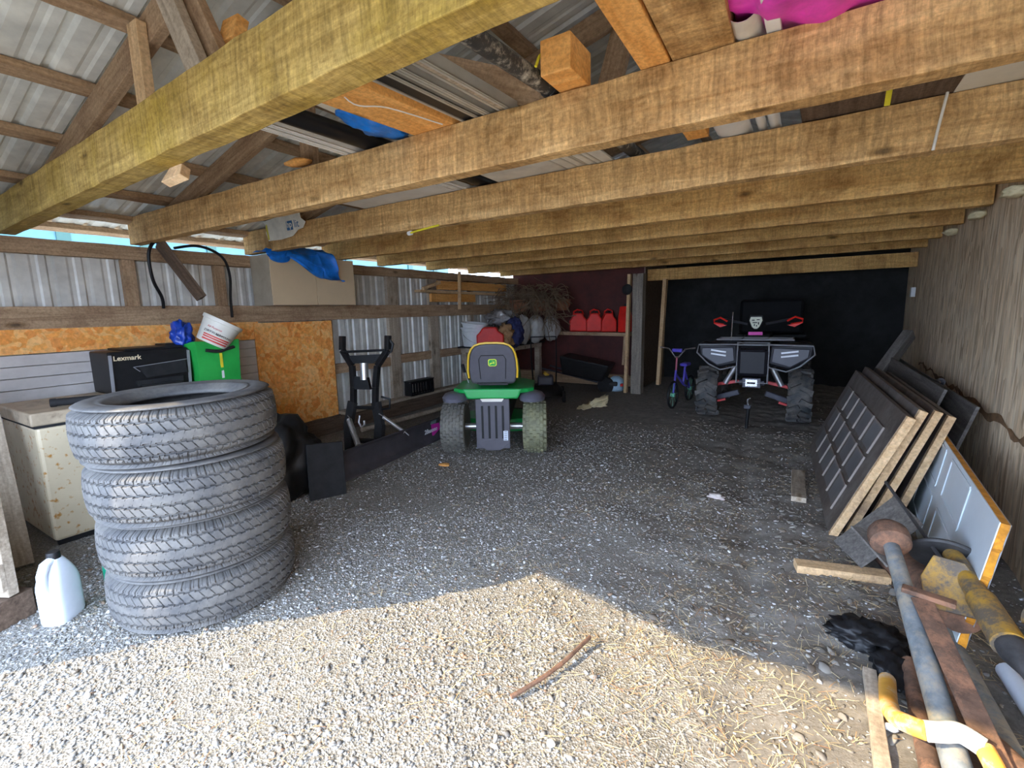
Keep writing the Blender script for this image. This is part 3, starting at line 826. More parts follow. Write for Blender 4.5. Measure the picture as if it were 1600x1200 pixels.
mb = MB(); mb.tube([fp(0.20, 0.62, 0), fp(0.30, 0.60, 0), fp(0.30, 0.50, 0), fp(0.18, 0.48, 0)], 0.012, 8); mb.build('bracket_loop', M['black'], pl, smooth=True)
mb = MB(); mb.tube([fp(0.27, 1.25), fp(0.33, 1.18), fp(0.31, 1.10), fp(0.26, 1.08)], 0.014, 8); mb.build('bracket_loop', M['black'], pl, smooth=True)
mb = MB(); mb.tube([fp(-0.03, 0.42, .04), fp(-0.035, 0.35, .05), fp(0.0, 0.30, .05), fp(0.035, 0.33, .05), fp(0.03, 0.37, .05)], 0.012, 10); mb.build('tow_hook', M['steel'], pl, smooth=True)
def spring(p, q, r):
    p = Vector(p); q = Vector(q); fm, L = frame_to(p, q); pts = []
    for k in range(24 * 8 + 1):
        a = 2 * PI * k / 8; pts.append(fm @ Vector((-L / 2 * 0.72 + L * 0.72 * k / (24 * 8), r * math.cos(a), r * math.sin(a))))
    m_ = MB(); m_.tube(pts, 0.0045, 6)
    m_.tube([p, fm @ Vector((-L / 2 * 0.72, r, 0))], 0.005, 6); m_.tube([fm @ Vector((L / 2 * 0.72, r, 0)), q], 0.005, 6); m_.tube([fm @ Vector((-L*.36, 0, 0)), fm @ Vector((L*.36, 0, 0))], r*0.97, 12)
    return m_
spring(fp(-0.17, 0.42, .05), (-3.62 + 3.6, 2.98 - 3.4, 0.19), 0.026).build('return_spring', M['steel'], pl, smooth=True)
spring(fp(0.2, 0.45, .05), (-3.60 + 3.6, 3.62 - 3.4, 0.20), 0.018).build('return_spring', M['steel'], pl, smooth=True)

# black slotted crate on the ledge of the left wall
t = thing('slotted_crate', (-5.10, 5.42, 0.256), 0, 'small black slotted plastic crate on the ledge between two studs', 'crate')
mb = MB()
for s in (0.0, 0.13):
    mb.box((s - 0.065, 0, 0.012), (0.012, 0.5, 0.024)); mb.box((s - 0.065, 0, 0.2), (0.012, 0.5, 0.03))
    for k in range(9): mb.box((s - 0.065, -0.24 + k * 0.06, 0.1), (0.012, 0.02, 0.2))
for s in (-1, 1): mb.box((0, 0.245 * s, 0.1), (0.13, 0.012, 0.2))
mb.box((0, 0, 0.006), (0.13, 0.5, 0.012)); mb.build('body', M['black'], t)
mb = MB(); mb.box((0, 0, 0.218), (0.15, 0.52, 0.015)); mb.build('rim', M['black'], t)
mb = MB(); mb.tube([(-4.62, 3.85, 0.09), (-4.55, 5.9, 0.09)], 0.03, 12); tagp(mb.build('grey_pipe', M['frame_grey'], smooth=True), 'pale grey pipe lying along the foot of the left wall', 'pipe')

# ------------------------------------------------------------------ wall cabinet and tarp
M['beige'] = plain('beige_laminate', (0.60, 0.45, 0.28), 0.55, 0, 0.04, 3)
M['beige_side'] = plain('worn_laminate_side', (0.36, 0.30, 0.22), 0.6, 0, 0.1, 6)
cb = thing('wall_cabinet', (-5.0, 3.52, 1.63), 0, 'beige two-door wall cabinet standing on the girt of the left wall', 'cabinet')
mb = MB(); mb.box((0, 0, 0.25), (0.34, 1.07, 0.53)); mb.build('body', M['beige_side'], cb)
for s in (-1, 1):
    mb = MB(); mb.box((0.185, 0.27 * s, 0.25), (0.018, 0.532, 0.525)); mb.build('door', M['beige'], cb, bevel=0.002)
M['tarp'] = plain('blue_tarpaulin', (0.008, 0.17, 0.62), 0.45, 0, 0.35, 7, 0.3, bsc=18)
def cloth(name, ctrl, mat, label, cat, nu=40, nv=24, amp=0.02, seed=0, th=0.002, fr=5.0, parent=None):
    """cloth through a coarse grid of world points (rows), wrinkled"""
    from mathutils import noise as mn
    R_ = len(ctrl); C_ = len(ctrl[0])
    def f(u, v):
        a = u * (C_ - 1); b = v * (R_ - 1); i = int(min(a, C_ - 1.001)); j = int(min(b, R_ - 1.001)); s = a - i; t = b - j
        s = s * s * (3 - 2 * s); t = t * t * (3 - 2 * t)
        p = Vector(ctrl[j][i]).lerp(Vector(ctrl[j][i + 1]), s).lerp(Vector(ctrl[j + 1][i]).lerp(Vector(ctrl[j + 1][i + 1]), s), t)
        q = Vector((u * fr, v * fr, seed))
        return p + Vector((mn.noise(q), mn.noise(q + Vector((9, 3, 1))), mn.noise(q + Vector((4, 7, 2))))) * amp * 2
    mb = MB(); mb.grid(f, nu, nv)
    o = mb.build(name, mat, parent, smooth=True, solid=th)
    if cat: tagp(o, label, cat)
    return o
cloth('tarp', [[(-5.0, 2.92, 2.16), (-4.95, 3.2, 2.22), (-4.95, 3.5, 2.27), (-4.95, 3.75, 2.25)],
               [(-4.80, 2.94, 2.17), (-4.78, 3.2, 2.18), (-4.78, 3.55, 2.19), (-4.75, 3.72, 2.19)],
               [(-4.77, 2.96, 2.13), (-4.76, 3.2, 2.14), (-4.76, 3.55, 2.04), (-4.73, 3.75, 2.0)],
               [(-4.76, 2.98, 2.10), (-4.76, 3.22, 2.11), (-4.75, 3.60, 1.93), (-4.74, 3.80, 1.86)]], M['tarp'],
      'blue tarpaulin bundle draped over the beige wall cabinet', 'tarpaulin', amp=0.035, fr=4.5)
# hoses and the hanging stick by the cabinet
def hose(name, pts, r, mat, label, cat='hose', n=8, sm=6, parent=None):
    P_ = [Vector(p) for p in pts]; out = []
    for i in range(len(P_) - 1):
        p0 = P_[max(i - 1, 0)]; p1 = P_[i]; p2 = P_[i + 1]; p3 = P_[min(i + 2, len(P_) - 1)]
        for k in range(sm):
            t = k / sm
            out.append(0.5 * ((2 * p1) + (p2 - p0) * t + (2 * p0 - 5 * p1 + 4 * p2 - p3) * t * t + (3 * p1 - p0 - 3 * p2 + p3) * t ** 3))
    out.append(P_[-1])
    mb = MB(); mb.tube(out, r, n); o = mb.build(name, mat, parent, smooth=True)
    if cat: tagp(o, label, cat)
    return o
hose('hanging_hose', [(-5.2, 2.14, 2.165), (-5.08, 2.1, 2.19), (-5.0, 2.02, 2.16), (-5.0, 1.98, 2.05), (-5.03, 2.0, 1.85), (-5.1, 2.08, 1.7), (-5.14, 2.1, 1.60)], 0.014, M['black'], 'black hose curving down from the top plate left of the hanging board')
hose('hanging_hose', [(-5.20, 2.28, 2.165), (-5.02, 2.38, 2.18), (-4.95, 2.5, 2.14), (-4.98, 2.62, 2.06), (-5.03, 2.68, 1.9), (-5.08, 2.69, 1.7), (-5.11, 2.7, 1.5)], 0.013, M['black'], 'black hose hanging down just left of the beige wall cabinet')
board('hanging_board', (-4.95, 2.06, 2.16), (-4.80, 2.28, 1.68), 0.06, 0.11, M['dark_wood'], 'short dark board hanging slanted below the second joist end', 'board', up=(1, 0, 0))
# ------------------------------------------------------------------ doors leaning on the right wall
M['door_dark'] = plain('dark_brown_painted_door', (0.10, 0.075, 0.06), 0.45, 0, 0.25, 5, 0, ((0.16, 0.14, 0.12), 0.5))
M['door_glass'] = plain('dusty_dark_panel', (0.13, 0.125, 0.125), 0.35, 0, 0.15, 4)
M['bead'] = plain('worn_bead', (0.24, 0.20, 0.17), 0.5)
def slab(name, foot, top, far, th, body, edge, label, L=None, panels=False, group=None):
    """door leaning on its long side: foot/top = near end bottom and top, far = bottom far end"""
    foot, top, far = Vector(foot), Vector(top), Vector(far)
    x = (far - foot); L = x.length; y = (top - foot); W = y.length
    m = axes(foot, x, y)
    t = thing(name, (0, 0, 0), 0, label, 'door', group); t.matrix_world = m
    mb = MB(); mb.box((L / 2 + 0.02, W / 2, th / 2), (L - 0.04, W, th)); mb.build('door_panel', body, t, bevel=0.002)
    mb = MB(); mb.box((0.018, W / 2, th / 2), (0.036, W, th)); mb.build('end_rail', edge, t, bevel=0.002)
    return t, L, W
t, L, W = slab('panel_door', (0.175, 3.52, 0.01), (0.515, 3.50, 0.83), (0.06, 5.72, 0.02), 0.045, M['door_dark'], M['pine'], 'dark brown panelled door leaning front-most of the stack, pale cut end showing', group=None)
# door_panel face towards the room is +z? keep relief on both faces: recessed fields with raised beads
sgn = 1
pz = 0.0
for zz, s_ in ((-0.002, 1),):
    for r in range(3):
        for c in range(5):
            u0 = 0.26 + c * 0.36; v0 = 0.10 + r * 0.225
            mb = MB(); mb.box((u0 + 0.15, v0 + 0.09, zz), (0.29, 0.17, 0.006)); mb.build('recessed_field', M['door_glass'], t)
            mb = MB(); mb.box((u0 + 0.004, v0 + 0.09, zz - 0.006), (0.018, 0.19, 0.012)); mb.box((u0 + 0.15, v0 + 0.185, zz - 0.006), (0.30, 0.014, 0.012)); mb.build('bead', M['bead'], t)
slab('door', (0.262, 3.60, 0.01), (0.580, 3.57, 0.86), (0.16, 5.8, 0.02), 0.042, M['door_dark'], M['pine'], 'second door in the leaning stack, just behind the panelled one, pale wooden end', None, False, None)
slab('door', (0.365, 3.70, 0.01), (0.665, 3.66, 0.845), (0.27, 5.9, 0.02), 0.042, M['door_dark'], M['pine'], 'third door in the leaning stack, whitish top corner on its wooden end', None, False, None)
slab('door', (0.50, 3.82, 0.01), (0.745, 3.86, 0.80), (0.42, 6.0, 0.02), 0.042, M['door_dark'], M['pine'], 'fourth leaning door, nearest the wall, white paint drips on its wooden end', None, False, None)
# white door with orange foam edge
M['white_door'] = plain('white_enamel_door', (0.62, 0.68, 0.72), 0.35, 0, 0.05, 3)
M['foam'] = plain('orange_foam', (0.62, 0.26, 0.02), 0.9, 0, 0.3, 12, 0.6, ((0.4, 0.16, 0.02), 0.4))
foot, top, far = Vector((0.585, 2.50, 0.01)), Vector((0.672, 2.48, 0.635)), Vector((0.69, 4.45, 0.02))
x = far - foot; L = x.length; y = top - foot; W = y.length; m = axes(foot, x, y)
t = thing('insulated_door', (0, 0, 0), 0, 'white insulated door with a torn orange foam edge leaning on the right wall', 'door'); t.matrix_world = m
mb = MB(); mb.box((L / 2, W / 2, 0.002), (L, W, 0.004)); mb.build('front_skin', M['white_door'], t)
mb = MB(); mb.box((L / 2, W / 2, 0.033), (L, W, 0.004)); mb.build('back_skin', M['grey_trim'], t)
mb = MB()
n = 30; rnd = random.Random(4)
poly = [(0.0 + rnd.uniform(-0.012, 0.008), W * i / n) for i in range(n + 1)]
mb.prism(poly + [(L - 0.01, W - 0.002), (L - 0.01, 0.002)], 0.027, Matrix.Translation((0, 0, 0.0175))); mb.build('foam_core', M['foam'], t)
for v0, v1 in ((0.08, 0.30), (0.38, 0.60)):
    for u0 in (0.5, 1.2):
        mb = MB(); 
        for a, b in (((u0, v0), (u0 + 0.5, v0)), ((u0, v1), (u0 + 0.5, v1)), ((u0, v0), (u0, v1)), ((u0 + 0.5, v0), (u0 + 0.5, v1))):
            mb.beam((a[0], a[1], -0.003), (b[0], b[1], -0.003), 0.02, 0.006)
        mb.build('embossed_frame', M['white_door'], t, bevel=0.004)
# dark boards and sheets further back on the wall
def lean(name, foot, top, far, th, mat, label, cat='board', group=None):
    foot, top, far = Vector(foot), Vector(top), Vector(far)
    x = far - foot; L = x.length; y = top - foot; W = y.length; m = axes(foot, x, y)
    mb = MB(); mb.box((L / 2, W / 2, -th / 2), (L, W, th)); o = mb.build(name, mat, bevel=0.002); o.matrix_world = m
    return tagp(o, label, cat, group)
M['old_grey'] = wood('old_grey_board', (0.09, 0.08, 0.07), (0.22, 0.20, 0.18), knots=False)
lean('grey_sheet', (0.60, 4.5, 0.01), (0.86, 4.45, 0.86), (0.55, 7.0, 0.02), 0.02, M['old_grey'], 'tall dark grey sheet between the stacked doors and the wall')
lean('grey_sheet', (0.76, 4.2, 0.01), (0.97, 4.15, 0.80), (0.74, 7.6, 0.02), 0.02, M['old_grey'], 'dark grey sheet closest to the strand board wall')
board('leaning_post', (0.30, 6.1, 0.10), (0.98, 7.2, 1.12), 0.10, 0.12, M['old_grey'], 'grey post leaning up against the right wall behind the doors', 'post', up=(0, 0, 1))
mb = MB(); mb.tube([(0.52, 6.75, 0.40), (1.03, 5.85, 0.735)], 0.022, 14); mb.lathe([(0.022, 0), (0.034, 0), (0.034, 0.04), (0.022, 0.04)], 20, frame_to((1.03, 5.85, 0.735), (1.05, 5.81, 0.75))[0] @ Matrix.Rotation(PI / 2, 4, 'Y'), closed=True)
tagp(mb.build('grey_pipe', M['grey_trim'], smooth=True), 'grey pipe with an open ring end sticking up by the right wall', 'pipe')
M['rust_stain'] = plain('rust_stain', (0.23, 0.13, 0.06), 0.9, 0, 0.3, 8)

# ------------------------------------------------------------------ scrap at the foot of the right wall
M['pipe_grey'] = plain('weathered_pipe', (0.17, 0.19, 0.20), 0.6, 0.1, 0.3, 14, 0.3, ((0.30, 0.26, 0.2), 0.5))
M['yel'] = plain('worn_yellow_paint', (0.58, 0.31, 0.02), 0.55, 0, 0.2, 10, 0.3, ((0.11, 0.085, 0.06), 0.75))
M['dark_iron'] = plain('dark_iron', (0.05, 0.048, 0.048), 0.6, 0.2, 0.3, 14, 0.4)
M['wht_orange'] = plain('faded_orange_paint', (0.70, 0.36, 0.06), 0.5, 0, 0.15, 7, 0, ((0.62, 0.58, 0.5), 0.45))
t = thing('steel_pipe', (0, 0, 0), 0, 'long grey steel pipe with a rusty round flange propped on the dark plates', 'pipe')
a, b = Vector((0.365, 2.66, 0.42)), Vector((0.47, 1.62, 0.055))
mb = MB(); mb.tube([a, a.lerp(b, .5), b], [0.030, 0.036, 0.040], 20); mb.build('tube', M['pipe_grey'], t, smooth=True)
fm = frame_to(b, a)[0]; fm.translation = a
mb = MB(); mb.lathe([(0, -0.06), (0.055, -0.055), (0.078, -0.035), (0.082, 0.0), (0.078, 0.035), (0.062, 0.06), (0.05, 0.075), (0, 0.075)], 32, fm @ Matrix.Rotation(PI / 2, 4, 'Y')); mb.build('flange', M['rust'], t, smooth=True)
# rusty angle iron with T head
t = thing('angle_iron', (0, 0, 0), 0, 'long rusty angle iron with a cross piece at its upper end', 'bar')
a, b = Vector((0.435, 2.30, 0.34)), Vector((0.62, 1.30, 0.02))
mb = MB(); mb.beam(a, b, 0.068, 0.007); m_, L_ = frame_to(a, b); mb.box((0, 0.034, -0.03), (L_, 0.007, 0.06), m_); mb.build('flange_bar', M['rust'], t)
mb = MB(); mb.beam(a + Vector((-0.06, 0.03, 0.015)), a + Vector((0.10, -0.005, 0.01)), 0.045, 0.02); mb.build('cross_piece', M['rust'], t, bevel=0.004)
# rusty plates
mb = MB(); mb.prism([(0, 0), (0.30, -0.02), (0.36, 0.36), (0.06, 0.42)], 0.012, axes((0.20, 3.34, 0.06), (0.45, -1, 0.05), (0.55, 0.2, 0.65))); tagp(mb.build('steel_plate', M['old_grey']), 'flat dark grey plate at the foot of the leaning doors', 'plate')
mb = MB(); mb.prism([(0, 0), (0.26, 0.0), (0.20, 0.09), (0.03, 0.10)], 0.012, axes((0.255, 3.10, 0.27), (0.75, -0.9, -0.55), (0.5, 0.8, 0.05))); tagp(mb.build('bent_plate', M['old_grey']), 'small bent diamond plate lying tilted by the pipe flange', 'plate')
mb = MB(); mb.tube([(0.47, 3.32, 0.05), (0.60, 2.50, 0.22)], 0.085, 20); tagp(mb.build('rusty_drum', M['rust'], smooth=True), 'rusty brown cylinder between the pipe and the yellow plate', 'cylinder')
mb = MB(); mb.box((0, 0, 0), (0.44, 0.09, 0.045)); o = mb.build('short_board', M['pine'], bevel=0.003); fm, _ = frame_to((0.02, 2.965, 0.035), (0.42, 3.06, 0.035)); o.matrix_world = fm; tagp(o, 'short pale board lying on the dirt in front of the leaning doors', 'board')
# yellow digger post: dark disc, plate, sleeve, shaft
t = thing('yellow_auger_post', (0, 0, 0), 0, 'worn yellow machinery post with a dark round disc and mounting plate', 'machine part')
pts = [Vector((0.60, 2.72, 0.37)), Vector((0.632, 2.42, 0.335)), Vector((0.655, 2.22, 0.31)), Vector((0.68, 2.08, 0.285)), Vector((0.72, 1.95, 0.25)), Vector((0.775, 1.80, 0.20))]
mb = MB(); mb.tube([pts[0], pts[1]], [0.036, 0.040], 20); mb.build('upper_sleeve', M['yel'], t, smooth=True)
mb = MB(); mb.tube([pts[1], pts[2] + Vector((0, -.04, -.005))], [0.048, 0.052], 20); mb.build('lower_sleeve', M['yel'], t, smooth=True)
mb = MB(); mb.tube([pts[2], pts[2].lerp(pts[3], .5), pts[3], pts[4]], [0.044, 0.05, 0.03, 0.022], 16); mb.build('collar', M['dark_iron'], t, smooth=True, label='dark worn collar')
mb = MB(); mb.tube([pts[4], pts[4].lerp(pts[5], .3), pts[5]], [0.03, 0.034, 0.022], 14); mb.build('shaft_end', M['yel'], t, smooth=True)
fm = frame_to(pts[0], pts[1])[0]; fm.translation = pts[0] + Vector((-0.02, 0.05, -0.03))
mb = MB(); mb.lathe([(0, -0.012), (0.125, -0.01), (0.13, 0), (0.125, 0.01), (0, 0.012)], 40, Matrix.Translation(fm.translation) @ Euler((math.radians(-52), math.radians(10), 0)).to_matrix().to_4x4()); mb.build('disc', M['dark_iron'], t, smooth=True)
mb = MB(); mb.prism([(-0.06, -0.10), (0.10, -0.10), (0.12, 0.02), (0.06, 0.11), (-0.04, 0.12), (-0.08, 0.02)], 0.022, axes((0.545, 2.52, 0.31), (0.9, -0.15, 0.05), (0.1, 0.55, 0.8))); mb.build('mounting_plate', M['yel'], t, bevel=0.004)
mb = MB(); mb.tube([pts[2] + Vector((0.04, .06, 0.03)), pts[2] + Vector((0.08, -0.0, 0.06)), pts[2] + Vector((0.13, -0.05, 0.055))], 0.007, 8); mb.build('retaining_pin', M['dark_iron'], t, smooth=True)
# big grey yellow cylinder at the frame edge
mb = MB(); mb.tube([(0.775, 2.30, 0.36), (0.86, 2.02, 0.40)], [0.06, 0.062], 24); mb.tube([(0.768, 2.32, 0.357), (0.782, 2.29, 0.363)], 0.068, 24)
tagp(mb.build('grey_cylinder', M['yel'], smooth=True), 'grey and yellow steel cylinder at the right edge against the wall', 'machine part')
hose('wire_handle', [(0.40, 3.2, 0.52), (0.50, 2.85, 0.42), (0.56, 2.62, 0.36)], 0.008, M['dark_iron'], 'thin dark rod running from the leaning doors to the dark disc', 'rod')
# offset handle tube, orange and white
t = thing('crank_bar', (0, 0, 0), 0, 'thick crank-bent tube painted orange and white in the sunlight', 'bar')
hp = [(0.335, 2.16, 0.045), (0.318, 1.98, 0.08), (0.315, 1.85, 0.13), (0.335, 1.775, 0.175), (0.375, 1.75, 0.19), (0.46, 1.785, 0.195), (0.51, 1.765, 0.188), (0.53, 1.69, 0.16), (0.57, 1.52, 0.06)]
h1 = hose('crank_tube', hp[:5], 0.028, M['wht_orange'], None, None, 14, 6, t)
h2 = hose('crank_grip', [hp[4], (0.415, 1.765, 0.193), hp[5], hp[6]], 0.029, M['white'], None, None, 14, 6, t); h2['label'] = 'white painted middle length'
h3 = hose('crank_tube', hp[6:], 0.026, M['wht_orange'], None, None, 14, 6, t)
mb = MB(); mb.tube([(0.535, 1.93, 0.12), (0.60, 1.80, 0.12), (0.70, 1.72, 0.11)], [0.035, 0.04, 0.034], 16); tagp(mb.build('rusty_elbow', M['rust'], smooth=True), 'reddish rusty pipe elbow beside the bent white handle', 'pipe')
mb = MB(); mb.tube([(0.425, 2.32, 0.04), (0.41, 1.95, 0.04), (0.40, 1.60, 0.04)], 0.032, 16); tagp(mb.build('rusty_pipe', M['rust'], smooth=True), 'short rusty brown pipe lying under the long grey pipe', 'pipe')
mb = MB(); mb.beam((0.50, 2.45, 0.035), (0.48, 1.5, 0.03), 0.12, 0.02, (0.1, 0, 1)); tagp(mb.build('rusty_flat', M['rust']), 'rusty flat bar on the ground under the angle iron', 'bar')
mb = MB(); mb.tube([(0.585, 2.62, 0.045), (0.66, 1.45, 0.045)], 0.04, 16); tagp(mb.build('dark_pipe', M['pipe_grey'], smooth=True), 'dark grey pipe on the ground right of the angle iron', 'pipe')
mb = MB(); mb.tube([(0.74, 2.45, 0.045), (0.80, 1.6, 0.045)], 0.035, 16); tagp(mb.build('blue_grey_pipe', M['jug'], smooth=True), 'pale blue-grey pipe on the ground closest to the right wall', 'pipe')
board('wooden_stake', (0.285, 2.23, 0.012), (0.283, 1.70, 0.012), 0.045, 0.03, M['frame_grey'], 'pale wooden stake lying in the sunlit straw beside the bent handle', 'board', rough=0.002)
crumple('white_stone', (0.325, 1.945, 0.012), (0.022, 0.016, 0.012), M['white'], 'small white stone in the sunlit straw near the bent handle', 'stone', 2, 0.2, 2)
crumple('black_bag', (0.30, 2.46, 0.03), (0.12, 0.09, 0.045), M['black'], 'crumpled shiny black plastic bag trodden into the dirt by the pipes', 'bag', 6, 0.5, 4, fr=3.0)
crumple('black_bag', (0.38, 2.30, 0.02), (0.07, 0.13, 0.035), M['black'], 'torn end of black plastic film beside the long grey pipe', 'bag', 9, 0.5, 4, fr=3.0)
board('grey_board_strip', (0.0, 4.05, 0.03), (-0.02, 4.75, 0.03), 0.10, 0.04, M['frame_grey'], 'pale board strip sticking out under the front leaning door', 'board')
# bare stick in the sun
t = hose('stick', [(-0.90, 1.37, 0.02), (-0.84, 1.50, 0.028), (-0.80, 1.63, 0.03), (-0.775, 1.75, 0.035), (-0.765, 1.83, 0.03)], 0.009, M['rust'], 'brown bare stick lying on the sunlit gravel', 'stick', 7)
# ------------------------------------------------------------------ lawn tractor, seen from behind
M['jgreen'] = plain('green_tractor_paint', (0.01, 0.34, 0.07), 0.3, 0, 0.08, 4)
M['jyellow'] = plain('yellow_trim', (0.75, 0.47, 0.03), 0.4)
M['seat'] = plain('charcoal_seat_vinyl', (0.075, 0.07, 0.085), 0.55, 0, 0.08, 8)
M['fender_grey'] = plain('dark_grey_fender', (0.11, 0.11, 0.14), 0.35)
M['mossy_tyre'] = rubber('mossy_tyre_rubber', (0.06, 0.06, 0.055), (0.26, 0.26, 0.14), 1.0)
M['dusty_tyre'] = rubber('dusty_turf_tyre_rubber', (0.07, 0.07, 0.07), (0.17, 0.16, 0.13), 0.9)
TR = thing('lawn_tractor', (-2.80, 4.10, 0.0), math.atan2(0.47, 0.88), 'green and yellow-trimmed lawn tractor with a grey seat seen from behind', 'lawn tractor')
def block_tyre(R, W, nb, rows, depth, squash=0.25, lug=None):
    mb = MB()
    n = 64
    prof = []
    for k in range(13):
        a = -1 + 2 * k / 12
        prof.append((R - depth - 0.16 * W * abs(a) ** 4, a * W / 2))
    full = [(R * 0.5, -W * 0.42), (R * 0.7, -W / 2 * 1.02)] + prof + [(R * 0.7, W / 2 * 1.02), (R * 0.5, W * 0.42)]
    rot = Matrix.Rotation(PI / 2, 4, 'Y')
    mb.lathe(full, n, rot)
    for r in range(rows):
        a = -1 + 2 * (r + 0.5) / rows
        rr = R - depth * 0.5 - 0.16 * W * abs(a) ** 4
        for j in range(nb):
            q = 2 * PI * (j + 0.5 * (r % 2)) / nb
            m = Matrix.Rotation(q, 4, 'X') @ Matrix.Translation((a * W / 2, 0, rr))
            if lug is None: mb.box((0, 0, 0), (W / rows * 0.72, 2 * PI * R / nb * 0.6, depth), m)
    if lug:
        for j in range(nb):
            for s in (-1, 1):
                q = 2 * PI * (j + (0.5 if s > 0 else 0)) / nb
                m = Matrix.Rotation(q, 4, 'X') @ Matrix.Translation((s * W * 0.24, 0, R - depth * 0.4)) @ Matrix.Rotation(s * -0.5, 4, 'Z')
                mb.box((0, 0, 0), (W * 0.5, lug, depth), m)
                m = Matrix.Rotation(q + 0.10, 4, 'X') @ Matrix.Translation((s * W * 0.47, 0, R - depth * 1.1)) @ Matrix.Rotation(s * -0.2, 4, 'Z')
                mb.box((0, 0, 0), (W * 0.10, lug * 1.3, depth * 1.6), m)
    return mb
def wheel(parent, name, loc, mb, mat, hubr, hubw, hubmat, label=None):
    o = mb.build(name, mat, parent, smooth=True, label=label); o.location = loc
    h = MB(); rot = Matrix.Rotation(PI / 2, 4, 'Y')
    h.lathe([(0, -hubw / 2), (hubr * 0.5, -hubw / 2), (hubr * 0.6, -hubw * 0.25), (hubr, -hubw / 2), (hubr, hubw / 2), (hubr * 0.6, hubw * 0.25), (hubr * 0.5, hubw / 2), (0, hubw / 2)], 24, rot)
    h.build('rim', hubmat, o, smooth=True)
    return o
tb_ = block_tyre(0.285, 0.245, 26, 7, 0.013)
wheel(TR, 'rear_tyre', (-0.425, 0.0, 0.285), tb_, M['dusty_tyre'], 0.145, 0.2, M['jyellow'])
wheel(TR, 'rear_tyre', (0.425, 0.0, 0.285), tb_, M['mossy_tyre'], 0.145, 0.2, M['jyellow'], label='mossy right rear tyre')
tf_ = block_tyre(0.19, 0.15, 22, 5, 0.008)
for s in (-1, 1): wheel(TR, 'front_tyre', (0.38 * s, 1.25, 0.19), tf_, M['dusty_tyre'], 0.1, 0.12, M['jyellow'])
mb = MB(); mb.tube([(-0.33, 0, 0.285), (0.33, 0, 0.285)], 0.035, 14); mb.build('rear_axle', M['steel'], TR, smooth=True)
mb = MB(); mb.box((0, 0.02, 0.30), (0.30, 0.25, 0.22)); mb.build('transaxle', M['jyellow'], TR, bevel=0.02)
mb = MB(); mb.tube([(-0.36, 1.25, 0.2), (0.36, 1.25, 0.2)], 0.022, 10); mb.build('front_axle', M['black'], TR, smooth=True)
mb = MB(); mb.box((0, 0.65, 0.42), (0.34, 1.5, 0.12)); mb.build('chassis', M['black'], TR, bevel=0.01)
mb = MB(); mb.lathe([(0, 0), (0.5, 0), (0.52, -0.03), (0.52, -0.14), (0.5, -0.14), (0.5, -0.02), (0, -0.02)], 36, Matrix.Translation((0, 0.68, 0.27)) @ Matrix.Diagonal((1.0, 0.62, 1, 1))); mb.build('mower_deck', M['jgreen'], TR, smooth=True)
# green fender deck
def deck(u, v):
    x = (u - 0.5) * 2
    xx = x * 0.42; edge = abs(x)
    y = -0.19 + v * 0.75 - 0.05 * edge ** 3
    z = 0.69 + 0.03 * (1 - edge ** 2) - (0.045 * (1 - v) ** 6) 
    return (xx, y, z)
mb = MB(); mb.prism([(-0.42, -0.06), (-0.36, -0.14), (-0.25, -0.20), (0.25, -0.20), (0.36, -0.14), (0.42, -0.06), (0.42, 0.45), (0.3, 0.62), (-0.3, 0.62), (-0.42, 0.45)], 0.045, Matrix.Translation((0, 0, 0.69)))
mb.prism([(-0.26, -0.075), (0.26, -0.075), (0.31, 0.03), (-0.31, 0.03)], 0.05, axes((0, -0.185, 0.69), (1, 0, 0), (0, 0.0, 1)))
mb.build('fender_deck', M['jgreen'], TR, bevel=0.018, seg=3)
for s in (-1, 1):
    mb = MB(); mb.lathe([(0, 0.035), (0.07, 0.033), (0.11, 0.02), (0.135, -0.01), (0.13, -0.04), (0, -0.04)], 28, Matrix.Translation((0.40 * s, -0.08, 0.635)) @ Matrix.Diagonal((1, 1.4, 1.15, 1))); mb.build('fender_cap', M['fender_grey'], TR, smooth=True)
mb = MB()
mb.prism([(-0.175, 0.10), (0.175, 0.10), (0.175, 0.62), (-0.175, 0.62)], 0.02, axes((0, -0.215, 0), (1, 0, 0), (0, 0, 1)))
mb.prism([(-0.175, 0.16), (-0.07, 0.08), (0.07, 0.08), (0.175, 0.16), (0.175, 0.2), (-0.175, 0.2)], 0.022, axes((0, -0.216, 0), (1, 0, 0), (0, 0, 1)))
mb.build('hitch_panel', M['seat'], TR, bevel=0.01)
for k in range(4):
    mb = MB(); mb.box((-0.105 + k * 0.07, -0.229, 0.38), (0.022, 0.008, 0.34)); mb.build('panel_slot', M['black'], TR, bevel=0.003)
mb = MB(); mb.prism([(-0.12, 0.625), (0.12, 0.625), (0.10, 0.595), (-0.10, 0.595)], 0.012, axes((0, -0.232, 0), (1, 0, 0), (0, 0, 1))); mb.build('pale_tab', M['tub_white'], TR)
mb = MB(); mb.box((0.13, -0.230, 0.24), (0.045, 0.008, 0.10)); mb.build('warning_label', M['jug'], TR)
for k in range(5):
    mb = MB(); mb.box((0.13, -0.2355, 0.20 + k * 0.02), (0.028, 0.002, 0.006)); mb.build('label_line', M['fender_grey'], TR)
